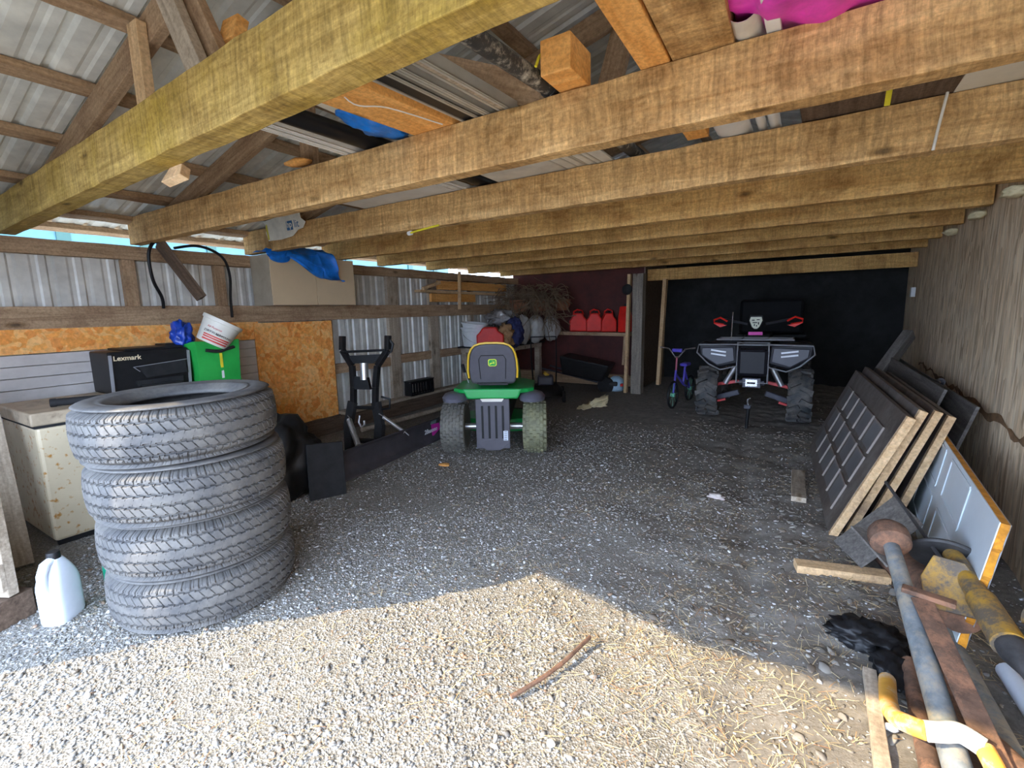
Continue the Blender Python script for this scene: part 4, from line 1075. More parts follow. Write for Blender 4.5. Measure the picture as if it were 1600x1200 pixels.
# seat
mb = MB()
pf = [(-0.225, 0.0), (-0.243, 0.06), (-0.25, 0.14), (-0.243, 0.24), (-0.23, 0.31), (-0.207, 0.362), (-0.172, 0.397), (-0.12, 0.415), (-0.05, 0.422)]
pf = pf + [(-x, y) for x, y in pf[::-1]]
SM = axes((0, -0.03, 0.76), (1, 0, 0), (0, -0.16, 1))
mb.prism(pf, 0.07, SM); st = mb.build('seat_back', M['seat'], TR, bevel=0.022, seg=3)
mb = MB(); mb.tube([SM @ Vector((x * 1.03, y * 1.02 + 0.002, 0.036)) for x, y in pf[1:-1]], 0.011, 8); mb.build('yellow_piping', M['jyellow'], st, smooth=True)
mb = MB(); mb.tube([SM @ Vector(p) for p in [(-0.13, 0.05, 0.036), (-0.14, 0.26, 0.036), (-0.115, 0.30, 0.036), (0.115, 0.30, 0.036), (0.14, 0.26, 0.036), (0.13, 0.05, 0.036)]], 0.004, 6); mb.build('seat_seam', M['black'], st, smooth=True)
EM = SM @ Matrix.Translation((0, 0.225, 0.0365))
def rrect(w_, h_, r, n=5):
    out = []
    for cx_, cy_, a0 in ((w_ / 2 - r, h_ / 2 - r, 0), (-w_ / 2 + r, h_ / 2 - r, 90), (-w_ / 2 + r, -h_ / 2 + r, 180), (w_ / 2 - r, -h_ / 2 + r, 270)):
        for k in range(n + 1):
            a = math.radians(a0 + 90 * k / n); out.append((cx_ + r * math.cos(a), cy_ + r * math.sin(a)))
    return out
M['badge_y'] = plain('badge_yellow', (0.72, 0.82, 0.06), 0.4)
mb = MB(); mb.prism(rrect(0.088, 0.076, 0.02), 0.004, EM); mb.build('badge', M['badge_y'], st)
mb = MB(); mb.prism(rrect(0.072, 0.060, 0.015), 0.003, EM @ Matrix.Translation((0, 0, 0.0025))); mb.build('badge_field', M['jgreen'], st)
deer = [(-0.028, -0.014), (-0.02, -0.002), (-0.006, 0.002), (0.010, 0.001), (0.016, 0.012), (0.026, 0.013), (0.030, 0.008), (0.022, 0.006), (0.020, -0.004), (0.028, -0.012), (0.024, -0.015), (0.012, -0.007), (-0.004, -0.008), (-0.016, -0.017), (-0.022, -0.019)]
mb = MB(); mb.prism(deer, 0.002, EM @ Matrix.Translation((-0.002, 0.0, 0.005))); mb.build('leaping_deer', M['badge_y'], st)
mb = MB(); mb.tube([EM @ Vector(p) for p in [(0.012, 0.010, 0.005), (0.004, 0.018, 0.005), (-0.006, 0.016, 0.005)]], 0.0016, 5); mb.build('deer_antler', M['badge_y'], st)
mb = MB(); mb.box((0, 0.20, 0.79), (0.46, 0.46, 0.09)); mb.build('seat_cushion', M['seat'], TR, bevel=0.03, seg=3)
mb = MB(); mb.box((0, 0.03, 0.757), (0.36, 0.1, 0.025)); mb.box((0, 0.1, 0.745), (0.3, 0.3, 0.02)); mb.build('seat_base', M['black'], TR)
mb = MB(); mb.tube([(-0.31, 0.25, 0.72), (-0.33, 0.24, 0.80), (-0.35, 0.22, 0.87)], 0.006, 8); mb.build('deck_lever', M['steel'], TR, smooth=True)
mb = MB(); mb.tube([(-0.345, 0.225, 0.84), (-0.365, 0.21, 0.93)], 0.016, 10); mb.build('lever_grip', M['black'], TR, smooth=True)
mb = MB(); mb.box((0, 1.0, 0.72), (0.46, 0.75, 0.36), taper=(0.8, 0.92)); mb.build('hood', M['jgreen'], TR, bevel=0.04, seg=3)
mb = MB(); mb.tube([(0, 0.62, 0.8), (0, 0.52, 0.98)], 0.02, 10); mb.build('steering_column', M['black'], TR, smooth=True)
mb = MB(); mb.tube([Matrix.Translation((0, 0.50, 1.0)) @ Matrix.Rotation(0.5, 4, 'X') @ Vector((0.16 * math.cos(a * PI / 12), 0.16 * math.sin(a * PI / 12), 0)) for a in range(24)], 0.012, 8, closed=True); mb.build('steering_wheel', M['black'], TR, smooth=True)

# ------------------------------------------------------------------ quad bike facing the camera
M['atv'] = plain('black_quad_bodywork', (0.010, 0.010, 0.014), 0.4, 0, 0.15, 6, spec=0.2)
M['atv_grey'] = plain('grey_quad_bodywork', (0.035, 0.035, 0.052), 0.4, 0, 0.15, 6)
M['deep_black'] = plain('deep_black_plastic', (0.006, 0.006, 0.007), 0.6, 0, 0.2, 6, spec=0.08)
M['led'] = plain('light_strip_lens', (0.75, 0.78, 0.85), 0.15)
M['arm_red'] = plain('red_suspension_arm', (0.55, 0.06, 0.06), 0.45)
M['chrome'] = plain('bright_metal', (0.65, 0.66, 0.7), 0.25, 0.9)
M['mud_tyre'] = rubber('mud_tyre_rubber', (0.035, 0.04, 0.045), (0.15, 0.13, 0.11), 0.45)
AT = thing('quad_bike', (-0.59, 6.75, 0.055), 0.03, 'black quad bike with knobbly tyres and red handguards parked nose out in the dark alcove', 'quad bike')
tq = block_tyre(0.325, 0.25, 13, 1, 0.03, lug=0.05)
for s in (-1, 1):
    wheel(AT, 'front_tyre', (0.52 * s, 0.0, 0.325), tq, M['mud_tyre'], 0.17, 0.18, M['atv_grey'])
    wheel(AT, 'rear_tyre', (0.52 * s, 1.28, 0.325), tq, M['mud_tyre'], 0.17, 0.18, M['atv_grey'])
    mb = MB(); mb.prism([(0.16, 0.72), (0.40, 0.66), (0.62, 0.80), (0.64, 0.95), (0.60, 0.99), (0.18, 0.96)], 0.3, Matrix.Scale(1, 4) @ axes((0, -0.12, 0), (1 * s, 0, 0), (0, 0, 1))); mb.build('front_fender', M['atv'], AT, bevel=0.03, seg=3)
    mb = MB(); mb.prism([(0.20, 0.76), (0.40, 0.70), (0.58, 0.82), (0.59, 0.92), (0.22, 0.93)], 0.02, axes((0, -0.285, 0), (s, 0, 0), (0, 0, 1))); mb.build('headlight_housing', M['atv_grey'], AT, bevel=0.008)
    for dz in (0.0, 0.045):
        mb = MB(); mb.beam((s * 0.30, -0.302, 0.83 + dz - 0.005), (s * 0.475, -0.302, 0.85 + dz), 0.02, 0.02); mb.build('light_strip', M['led'], AT)
    mb = MB(); pp = [(0.15, 0.97), (0.62, 0.96), (0.64, 0.86), (0.50, 0.72), (0.36, 0.65), (0.17, 0.70)]
    mb.tube([(s * a, -0.32, b) for a, b in pp], 0.009, 8); mb.build('bumper_bar', M['grey_trim'], AT, smooth=True)
    mb = MB(); mb.beam((s * 0.15, -0.05, 0.48), (s * 0.42, -0.02, 0.42), 0.05, 0.04); mb.build('upper_arm', M['arm_red'], AT, bevel=0.008)
    mb = MB(); mb.beam((s * 0.15, -0.05, 0.34), (s * 0.43, -0.02, 0.24), 0.07, 0.07); mb.build('lower_arm', M['atv_grey'], AT, bevel=0.01)
    mb = MB(); mb.beam((s * 0.30, -0.10, 0.24), (s * 0.44, -0.08, 0.20), 0.04, 0.03); mb.build('arm_guard', M['arm_red'], AT, bevel=0.006)
    mb = MB(); mb.tube([(s * 0.21, -0.06, 0.66), (s * 0.32, -0.05, 0.44)], 0.035, 12); mb.build('shock_absorber', M['steel'], AT, smooth=True)
    mb = MB(); mb.prism([(0.25, 0.70), (0.60, 0.72), (0.64, 0.92), (0.22, 0.96)], 0.5, axes((0, 1.30, 0), (s, 0, 0), (0, 0, 1))); mb.build('rear_fender', M['atv'], AT, bevel=0.03)
    mb = MB(); mb.beam((s * 0.10, 0.12, 1.20), (s * 0.44, 0.20, 1.27), 0.03, 0.03); mb.build('handlebar', M['atv'], AT)
    mb = MB(); mb.tube([(s * 0.34, 0.05, 1.24), (s * 0.42, 0.02, 1.29), (s * 0.50, 0.06, 1.26), (s * 0.50, 0.08, 1.22), (s * 0.38, 0.04, 1.20)], 0.012, 8); mb.build('handguard', M['red'], AT, smooth=True)
    mb = MB(); mb.prism([(0.34, 1.19), (0.50, 1.215), (0.42, 1.165)], 0.02, axes((0, 0.04, 0), (s, 0, 0), (0, 0, 1))); mb.build('handguard_fin', M['red'], AT)
mb = MB(); mb.box((0, 0.45, 0.75), (0.34, 1.6, 0.34)); mb.build('body', M['atv'], AT, bevel=0.04)
mb = MB(); mb.box((0, 0.75, 0.99), (0.32, 0.8, 0.14)); mb.build('seat', M['black'], AT, bevel=0.04, seg=3)
mb = MB(); mb.box((0, -0.22, 0.86), (0.32, 0.06, 0.20)); mb.build('radiator_grille', M['deep_black'], AT, bevel=0.006)
mb = MB()
mb.tube([(-0.17, -0.31, 0.99), (0.17, -0.31, 0.99), (0.17, -0.31, 0.50), (-0.17, -0.31, 0.50)], 0.012, 8, closed=True); mb.build('front_guard', M['grey_trim'], AT, smooth=True)
for zz in (0.73, 0.965):
    mb = MB(); mb.tube([(-0.17, -0.315, zz), (0.17, -0.315, zz)], 0.010, 8); mb.build('guard_bar', M['grey_trim'], AT, smooth=True)
mb = MB(); mb.prism([(-0.17, 0.66), (0.17, 0.66), (0.13, 0.60), (-0.13, 0.60)], 0.02, axes((0, -0.31, 0), (1, 0, 0), (0, 0, 1))); mb.build('skid_lip', M['grey_trim'], AT, bevel=0.004)
mb = MB(); mb.box((0, -0.26, 0.50), (0.20, 0.12, 0.12)); mb.tube([(-0.14, -0.26, 0.5), (0.14, -0.26, 0.5)], 0.035, 12); mb.build('winch', M['atv_grey'], AT, bevel=0.004)
mb = MB(); mb.box((0, -0.33, 0.50), (0.13, 0.01, 0.085)); mb.build('winch_plate', M['chrome'], AT)
mb = MB(); mb.box((0, -0.337, 0.50), (0.09, 0.006, 0.022)); mb.build('winch_slot', M['black'], AT)
mb = MB()
for yy in (-0.2, 0.0, 0.2): mb.tube([(-0.42, yy, 1.02), (0.42, yy, 1.02)], 0.010, 8)
for xx in (-0.42, -0.15, 0.15, 0.42): mb.tube([(xx, -0.2, 1.02), (xx, 0.2, 1.02)], 0.010, 8)
mb.build('front_rack', M['grey_trim'], AT, smooth=True)
mb = MB(); mb.prism([(-0.07, 0.10), (0.07, 0.10), (0.085, 0.03), (0.05, -0.06), (0.02, -0.085), (-0.02, -0.085), (-0.05, -0.06), (-0.085, 0.03)], 0.05, axes((0, -0.02, 1.22), (1, 0, 0), (0, 0.2, 1))); mb.build('instrument_pod', M['black'], AT, bevel=0.01)
M['pod'] = plain('cream_sticker', (0.66, 0.66, 0.52), 0.4)
mb = MB(); mb.prism([(-0.06, 0.075), (0.06, 0.075), (0.072, 0.03), (0.04, -0.05), (0.015, -0.072), (-0.015, -0.072), (-0.04, -0.05), (-0.072, 0.03)], 0.006, axes((0, -0.055, 1.22), (1, 0, 0), (0, 0.2, 1))); mb.build('pod_sticker', M['pod'], AT)
for i_, (x_, z_, w_, h_) in enumerate([(-0.03, 1.255, 0.03, 0.012), (0.025, 1.26, 0.035, 0.010), (-0.01, 1.225, 0.05, 0.012), (0.03, 1.215, 0.014, 0.03), (-0.015, 1.195, 0.012, 0.026), (0.01, 1.185, 0.012, 0.02)]):
    mb = MB(); mb.box((x_, -0.066, z_), (w_, 0.006, h_)); mb.build('sticker_mark', M['black'], AT)
mb = MB(); mb.box((0, -0.06, 1.09), (0.16, 0.02, 0.04)); mb.build('pod_badge', M['magenta'], AT)
mb = MB(); mb.tube([(-0.27, -0.1, 1.0), (-0.262, -0.1, 1.36)], 0.006, 8); mb.build('whip_mast', M['chrome'], AT, smooth=True)
mb = MB(); mb.box((0.12, 1.45, 1.27), (0.82, 0.55, 0.5)); mb.build('cargo_box', M['deep_black'], AT, bevel=0.04)
mb = MB(); mb.box((0.12, 1.45, 0.99), (0.9, 0.6, 0.03)); mb.build('rear_rack', M['black_matte'], AT)
# tow ball stand in front
t = thing('hitch_stand', (-0.60, 6.33, GZ(-0.6, 6.33)), 0.0, 'small black tow hitch on an upright post in front of the quad bike', 'hitch')
mb = MB(); mb.tube([(0, 0, 0), (0.01, 0, 0.26)], 0.02, 10); mb.build('post', M['black'], t, smooth=True)
mb = MB(); mb.box((0, 0, 0.27), (0.08, 0.06, 0.05)); mb.build('coupler', M['atv_grey'], t, bevel=0.01)
mb = MB(); mb.tube([(0.01, -0.02, 0.29), (0.0, -0.02, 0.36), (0.03, -0.02, 0.38)], 0.01, 8); mb.build('latch', M['chrome'], t, smooth=True)
# child's bicycle
BK = thing('child_bicycle', (-1.62, 7.35, GZ(-1.62, 7.35)), 1.45, 'small purple child bicycle with pink stem left of the quad bike', 'bicycle')
M['purple'] = plain('purple_paint', (0.10, 0.07, 0.5), 0.35); M['pinkred'] = plain('pink_red_paint', (0.4, 0.06, 0.10), 0.4); M['mint'] = plain('mint_spokes', (0.2, 0.6, 0.4), 0.4)
for i, xx in enumerate((-0.30, 0.42)):
    mb = MB(); mb.tube([(xx + 0.19 * math.cos(a * PI / 16), 0, 0.2 + 0.19 * math.sin(a * PI / 16)) for a in range(32)], 0.018, 8, closed=True); tw = mb.build('wheel', M['black'], BK, smooth=True)
    mb = MB()
    for a in range(8): mb.tube([(xx, 0, 0.2), (xx + 0.17 * math.cos(a * PI / 4), 0, 0.2 + 0.17 * math.sin(a * PI / 4))], 0.003, 5)
    mb.tube([(xx, -0.03, 0.2), (xx, 0.03, 0.2)], 0.03, 12); mb.build('spokes', M['mint'], tw, smooth=True)
mb = MB()
for a, b in (((-0.30, 0, 0.2), (-0.20, 0, 0.55)), ((-0.21, 0, 0.5), (0.12, 0, 0.30)), ((0.12, 0, 0.30), (0.18, 0, 0.58)), ((0.42, 0, 0.2), (0.12, 0, 0.30)), ((0.42, 0, 0.2), (0.17, 0, 0.5))): mb.tube([a, b], 0.016, 10)
mb.build('frame', M['purple'], BK, smooth=True)
mb = MB(); mb.tube([(-0.20, 0, 0.55), (-0.18, 0, 0.74)], 0.013, 8); mb.build('stem', M['pinkred'], BK, smooth=True)
mb = MB(); mb.tube([(-0.18, -0.02, 0.74), (-0.17, -0.12, 0.86), (-0.16, -0.26, 0.88)], 0.011, 8); mb.tube([(-0.18, 0.02, 0.74), (-0.17, 0.12, 0.86), (-0.16, 0.26, 0.88)], 0.011, 8); mb.tube([(-0.18, -0.03, 0.74), (-0.18, 0.03, 0.74)], 0.013, 8); mb.build('handlebar', M['chrome'], BK, smooth=True)
mb = MB(); mb.box((-0.17, 0, 0.84), (0.05, 0.14, 0.05)); mb.build('crossbar_pad', M['purple'], BK, bevel=0.01)
mb = MB(); mb.box((0.19, 0, 0.60), (0.2, 0.11, 0.05)); mb.build('saddle', M['purple'], BK, bevel=0.02)

# ------------------------------------------------------------------ posts, shelf and fuel cans
board('main_post', (-2.47, 7.95, 0.05), (-2.44, 7.9, 2.05), 0.17, 0.17, M['post_grey'], 'thick grey upright post at the corner of the red shelf bay', 'post', up=(0, 1, 0), rough=0.003)
board('post_stud', (-2.66, 7.93, 0.05), (-2.60, 7.88, 2.05), 0.05, 0.09, M['pine'], 'pale pine stud fixed to the left side of the thick grey post', 'post', up=(0, 1, 0))
board('short_stud', (-2.735, 8.02, 0.52), (-2.70, 8.0, 1.03), 0.04, 0.07, M['frame'], 'short stud under the right end of the fuel can shelf', 'post', up=(0, 1, 0))
board('pale_stud', (-2.28, 8.6, 0.12), (-2.20, 8.6, 1.98), 0.06, 0.13, M['pine'], 'pale stud right of the thick grey post at the edge of the dark alcove', 'post', up=(0, 1, 0))
board('can_shelf', (-4.15, 8.42, 1.05), (-2.72, 8.42, 1.03), 0.36, 0.06, M['frame'], 'brown shelf plank carrying four red fuel cans', 'shelf')
board('back_sill', (-5.2, 8.5, 0.17), (-2.7, 8.5, 0.17), 0.12, 0.2, M['frame'], 'timber sill at the foot of the dark red wall', 'beam')
crumple('round_hat', (-2.62, 7.82, 1.80), (0.085, 0.05, 0.085), M['black_matte'], 'round black cap hung high on the pine stud', 'hat', 2, 0.08, 3)
def fuel_can(loc, rz, w_, d_, h_, label, group='red fuel cans on the shelf', hand=True):
    t = thing('fuel_can', loc, rz, label, 'fuel can', group)
    mb = MB(); mb.prism([(-w_ / 2, 0), (w_ / 2, 0), (w_ / 2, h_ * 0.62), (w_ * 0.30, h_ * 0.80), (w_ * 0.22, h_), (-w_ * 0.25, h_), (-w_ * 0.40, h_ * 0.72), (-w_ / 2, h_ * 0.6)], d_, axes((0, 0, 0), (1, 0, 0), (0, 0, 1)))
    mb.build('body', M['red'], t, bevel=0.022, seg=3)
    if hand:
        mb = MB(); mb.tube([(-w_ * 0.28, 0, h_ * 0.8), (-w_ * 0.25, 0, h_ * 1.10), (-w_ * 0.05, 0, h_ * 1.2), (w_ * 0.22, 0, h_ * 1.12), (w_ * 0.30, 0, h_ * 0.92)], 0.014, 8); mb.build('handle', M['red'], t, smooth=True)
    mb = MB(); mb.lathe([(0, 0), (0.03, 0), (0.03, 0.04), (0.012, 0.05), (0, 0.05)], 16, Matrix.Translation((w_ * 0.12, 0, h_ * 0.99))); mb.build('cap', M['black'], t, smooth=True)
    return t
fuel_can((-3.76, 8.40, 1.081), 0.5, 0.33, 0.24, 0.34, 'leftmost red fuel can on the shelf')
fuel_can((-3.43, 8.40, 1.078), 0.45, 0.31, 0.24, 0.34, 'red fuel can second from the left on the shelf')
fuel_can((-3.16, 8.40, 1.074), 0.5, 0.27, 0.24, 0.34, 'red fuel can third from the left on the shelf')
fuel_can((-2.84, 8.38, 1.069), 1.4, 0.22, 0.17, 0.46, 'tall narrow red fuel can at the right end of the shelf', hand=False)
# helmet-like thing, paper, odds on the floor
t = thing('bike_helmet', (-2.90, 8.12, GZ(-2.9, 8.12)), 0.3, 'white and blue visored helmet on the floor left of the thick post', 'helmet')
M['paleblue'] = plain('pale_blue_plastic', (0.42, 0.62, 0.78), 0.35)
mb = MB(); mb.lathe([(0.0, 0.26), (0.06, 0.255), (0.12, 0.21), (0.145, 0.13), (0.14, 0.03), (0.11, 0.0), (0, 0)], 24, Matrix.Diagonal((1.0, 1.15, 1, 1))); mb.build('shell', M['paleblue'], t, smooth=True)
mb = MB(); mb.box((-0.05, -0.15, 0.14), (0.16, 0.06, 0.08)); mb.build('eye_port', M['black'], t, bevel=0.02)
mb = MB(); mb.box((0.1, -0.12, 0.12), (0.05, 0.07, 0.05)); mb.build('side_mark', M['red'], t, bevel=0.01)
mb = MB(); mb.prism([(-0.26, 0.0), (0.0, -0.06), (0.0, 0.06), (-0.24, 0.07)], 0.02, axes((-0.10, -0.1, 0.13), (1, 0, -0.3), (0, 1, 0.0))); mb.build('peak', M['paleblue'], t, bevel=0.005)
M['leafy'] = plain('pale_yellow_paper', (0.72, 0.62, 0.38), 0.8)
gz = GZ(-2.75, 6.7)
cloth('folded_paper', [[(-2.93, 6.55, gz + .03), (-2.80, 6.68, gz + .06), (-2.66, 6.98, gz + .15)], [(-2.90, 6.42, gz + .01), (-2.77, 6.62, gz + .02), (-2.58, 6.88, gz + .12)], [(-2.80, 6.40, gz + .0), (-2.72, 6.60, gz + .0), (-2.54, 6.72, gz + .02)]], M['leafy'], 'pale yellow twisted paper lying on the dirt right of the tractor', 'paper', 14, 10, 0.03, 3)
crumple('dry_leaf', (-2.99, 3.47, 0.012), (0.05, 0.04, 0.012), M['fresh'], 'orange-brown dead leaf on the gravel left of the tractor tyre', 'leaf', 4, 0.5, 2)
M['pale_litter'] = plain('pale_litter', (0.55, 0.48, 0.44), 0.8)
crumple('litter_scrap', (-0.55, 3.85, GZ(-.55, 3.85) + 0.012), (0.055, 0.03, 0.02), M['pale_litter'], 'pinkish white scrap of litter in the dirt before the quad bike', 'litter', 8, 0.6, 3)

# ------------------------------------------------------------------ workbench with clutter
t = thing('bench', (-4.78, 7.35, 0), 0, 'rough workbench with a black top along the left wall behind the tractor', 'bench')
mb = MB(); mb.box((0, 0, 0.89), (0.80, 1.7, 0.025)); mb.build('bench_top', M['black_matte'], t)
mb = MB(); mb.box((0.34, 0, 0.84), (0.04, 1.6, 0.08)); mb.build('front_rail', M['frame_grey'], t)
mb = MB(); mb.box((0, -0.8, 0.84), (0.72, 0.04, 0.08)); mb.build('end_rail', M['frame_grey'], t)
for sx in (-0.3, 0.3):
    for sy in (-0.76, 0.76):
        mb = MB(); mb.box((sx, sy, 0.42), (0.1, 0.1, 0.84)); mb.build('leg', M['frame_grey'], t)
t = thing('bucket', (-4.98, 6.72, 0.904), 0, 'white plastic bucket at the left end of the workbench', 'bucket')
mb = MB(); mb.lathe([(0, 0), (0.185, 0), (0.19, 0.01), (0.215, 0.24), (0.222, 0.245), (0.222, 0.262), (0.21, 0.262), (0.18, 0.02), (0, 0.02)], 36); mb.build('body', M['white'], t, smooth=True)
mb = MB(); mb.tube([(0.22 * math.cos(a), 0.22 * math.sin(a), 0.2 - 0.14 * math.sin((a + 1.9) / 2.6 * PI)) for a in np.linspace(-1.9, 0.7, 14)], 0.004, 6); mb.build('bail', M['steel'], t, smooth=True)
for k, (dz, tx, lab) in enumerate([(0.205, 0.03, 'second white bucket nested in the lower one'), (0.27, -0.12, 'topmost white bucket, tilted in the nested stack')]):
    t = thing('bucket', (-4.98 + 0.01 * k, 6.72, 0.904 + dz), 0, lab, 'bucket', rot=(0, -tx, 0))
    mb = MB(); mb.lathe([(0.0, 0), (0.188, 0.0), (0.218, 0.10), (0.235, 0.105), (0.235, 0.13), (0.215, 0.13), (0.18, 0.02), (0, 0.02)], 36); mb.build('body', M['white'], t, smooth=True)
fuel_can((-4.60, 6.68, 0.904), 0.5, 0.46, 0.26, 0.33, 'fat red fuel can beside the white buckets on the workbench', group=None, hand=False)
M['navy'] = plain('navy_fabric', (0.02, 0.025, 0.09), 0.8, 0, 0.3, 20, 0.5)
crumple('glove', (-4.36, 7.05, 1.12), (0.16, 0.14, 0.24), M['navy'], 'dark navy woolly glove heap in the middle of the workbench', 'glove', 4, 0.22, 4, fr=5)
crumple('clear_bag', (-4.72, 7.2, 1.38), (0.22, 0.2, 0.13), plain('clear_crinkled_plastic', (0.24, 0.22, 0.21), 0.15, 0, 0.3, 10), 'crinkled clear plastic bag behind the red can', 'bag', 7, 0.45)
crumple('dead_leaves', (-4.42, 6.86, 1.08), (0.12, 0.12, 0.16), plain('tan_dry_leaves', (0.36, 0.2, 0.09), 0.8, 0, 0.3, 12), 'clump of tan dry leaves leaning on the red can', 'leaves', 1, 0.6)
M['paper_bag'] = plain('grey_white_sack', (0.40, 0.38, 0.35), 0.7, 0, 0.15, 4)
for i, (x_, y_, s_, lab) in enumerate([(-4.42, 7.42, 1.0, 'leftmost pale feed sack behind the navy glove'), (-4.30, 7.72, 0.95, 'middle pale feed sack on the workbench'), (-4.12, 8.0, 0.85, 'rightmost pale feed sack on the workbench end')]):
    crumple('feed_sack', (x_, y_, 1.15), (0.15, 0.16, 0.26 * s_), M['paper_bag'], lab, 'sack', 10 + i, 0.16, 4)
# dried plants hanging upside down
def twigs(name, c, n, spread, down, mat, label, cat, seed, r=0.004):
    rnd = random.Random(seed); mb = MB()
    for k in range(n):
        p = Vector(c) + Vector((rnd.uniform(-1, 1) * spread[0], rnd.uniform(-1, 1) * spread[1], rnd.uniform(-0.3, 1) * spread[2]))
        pts = [p]; d = Vector((rnd.uniform(-1, 1), rnd.uniform(-1, 1), rnd.uniform(-1, 0.4))) * down
        for j in range(4):
            p = p + d * rnd.uniform(0.15, 0.3); d += Vector((rnd.uniform(-1, 1), rnd.uniform(-1, 1), rnd.uniform(-1, .5))) * down * 0.5; pts.append(p)
        mb.tube(pts, r * rnd.uniform(0.5, 1.3), 4)
    o = mb.build(name, mat); return tagp(o, label, cat, kind='stuff')
M['twig'] = plain('dry_twig', (0.17, 0.115, 0.07), 0.85)
twigs('dried_branches', (-4.32, 7.55, 1.66), 420, (0.52, 0.35, 0.26), 0.33, M['twig'], 'tangle of dried branches heaped above the workbench', 'branches', 3, 0.006)
M['terracotta'] = plain('terracotta', (0.22, 0.085, 0.04), 0.8, 0, 0.2, 8)
for i, (x_, y_, lab) in enumerate([(-4.48, 7.45, 'left brown wicker planter hanging under the branches'), (-4.22, 7.72, 'middle brown wicker planter under the branches'), (-3.92, 8.0, 'right brown wicker planter under the branches')]):
    t = thing('hanging_planter', (x_, y_, 1.48), 0, lab, 'planter')
    mb = MB(); mb.lathe([(0, 0), (0.11, 0.0), (0.17, 0.10), (0.18, 0.2), (0.165, 0.2), (0.15, 0.1), (0, 0.03)], 24); mb.build('basket', M['terracotta'], t, smooth=True)
    mb = MB(); mb.tube([(0.15 * math.cos(a), 0, 0.2 + 0.28 * math.sin(a)) for a in np.linspace(0, PI, 12)], 0.006, 6); mb.build('hanger', M['twig'], t, smooth=True)
twigs('trailing_stems', (-4.02, 7.8, 1.35), 34, (0.10, 0.2, 0.25), 0.36, M['twig'], 'dry pale stems trailing down at the right end of the bench', 'stems', 8, 0.006)
# push mower and wheelbarrow in the dark
t = thing('push_mower', (-3.68, 6.9, 0.08), 0.5, 'black push mower with folded handle right of the lawn tractor', 'mower')
mb = MB(); mb.lathe([(0, 0.2), (0.2, 0.2), (0.27, 0.14), (0.29, 0.04), (0.27, 0.04), (0, 0.1)], 28); mb.build('deck', M['black'], t, smooth=True)
mb = MB(); mb.box((0, 0, 0.27), (0.26, 0.26, 0.16)); mb.build('engine', M['atv_grey'], t, bevel=0.03)
for sx in (-1, 1):
    for sy in (-1, 1):
        mb = MB(); mb.lathe([(0, -0.025), (0.09, -0.025), (0.1, 0), (0.09, 0.025), (0, 0.025)], 20, Matrix.Translation((0.29 * sx, 0.25 * sy, 0.03)) @ Matrix.Rotation(PI / 2, 4, 'Y')); mb.build('wheel', M['black_matte'], t, smooth=True)
mb = MB(); mb.tube([(-0.2, 0.25, 0.1), (-0.24, 0.5, 0.6), (-0.24, 0.62, 0.95), (0.2, 0.62, 0.95), (0.2, 0.5, 0.6), (0.18, 0.25, 0.1)], 0.013, 8); mb.build('push_handle', M['black'], t, smooth=True)
mb = MB(); mb.tube([(0.0, 0, 0.35), (0.03, 0, 0.39)], 0.05, 14); mb.build('recoil_cap', M['jyellow'], t, smooth=True)
t = thing('wheelbarrow', (-3.45, 7.9, 0.10), 0.15, 'black plastic wheelbarrow tub in the dark under the fuel can shelf', 'wheelbarrow')
mb = MB(); mb.box((0, 0, 0.36), (0.72, 0.5, 0.32), m=Matrix.Rotation(0.18, 4, 'Y') @ Matrix.Scale(1, 4), taper=(1.25, 1.2)); mb.build('tub', M['black'], t, bevel=0.03)
for s in (-1, 1):
    mb = MB(); mb.tube([(-0.7, 0.22 * s, 0.35), (0.3, 0.12 * s, 0.12)], 0.015, 8); mb.build('shaft', M['atv_grey'], t, smooth=True)
mb = MB(); mb.lathe([(0, -0.04), (0.14, -0.04), (0.15, 0), (0.14, 0.04), (0, 0.04)], 24, Matrix.Translation((0.42, 0, 0.05)) @ Matrix.Rotation(PI / 2, 4, 'X')); mb.build('wheel', M['black_matte'], t, smooth=True)
# lumber laid on the girt
LG = None
board('lumber_piece', (-5.12, 5.50, 1.83), (-5.0, 7.7, 1.80), 0.12, 0.04, M['pine'], 'long pale stick in front of the lumber stored on the girt', 'board')
board('lumber_piece', (-5.1, 5.95, 1.93), (-5.1, 7.95, 1.93), 0.05, 0.14, M['fresh'], 'wide orange-brown plank set on edge on top of the stored lumber', 'board')
board('lumber_piece', (-5.08, 5.75, 1.73), (-5.08, 6.9, 1.73), 0.05, 0.13, M['fresh'], 'orange plank resting directly on the girt at the far stud', 'board')
board('lumber_piece', (-5.05, 5.55, 1.86), (-5.05, 5.95, 1.97), 0.05, 0.05, M['pine'], 'short tilted block end at the left of the stored lumber', 'board')
board('lumber_piece', (-5.0, 6.40, 2.16), (-5.0, 6.37, 1.54), 0.02, 0.06, M['pine'], 'upright pale slat hung in front of the stored lumber', 'board', up=(1, 0, 0))
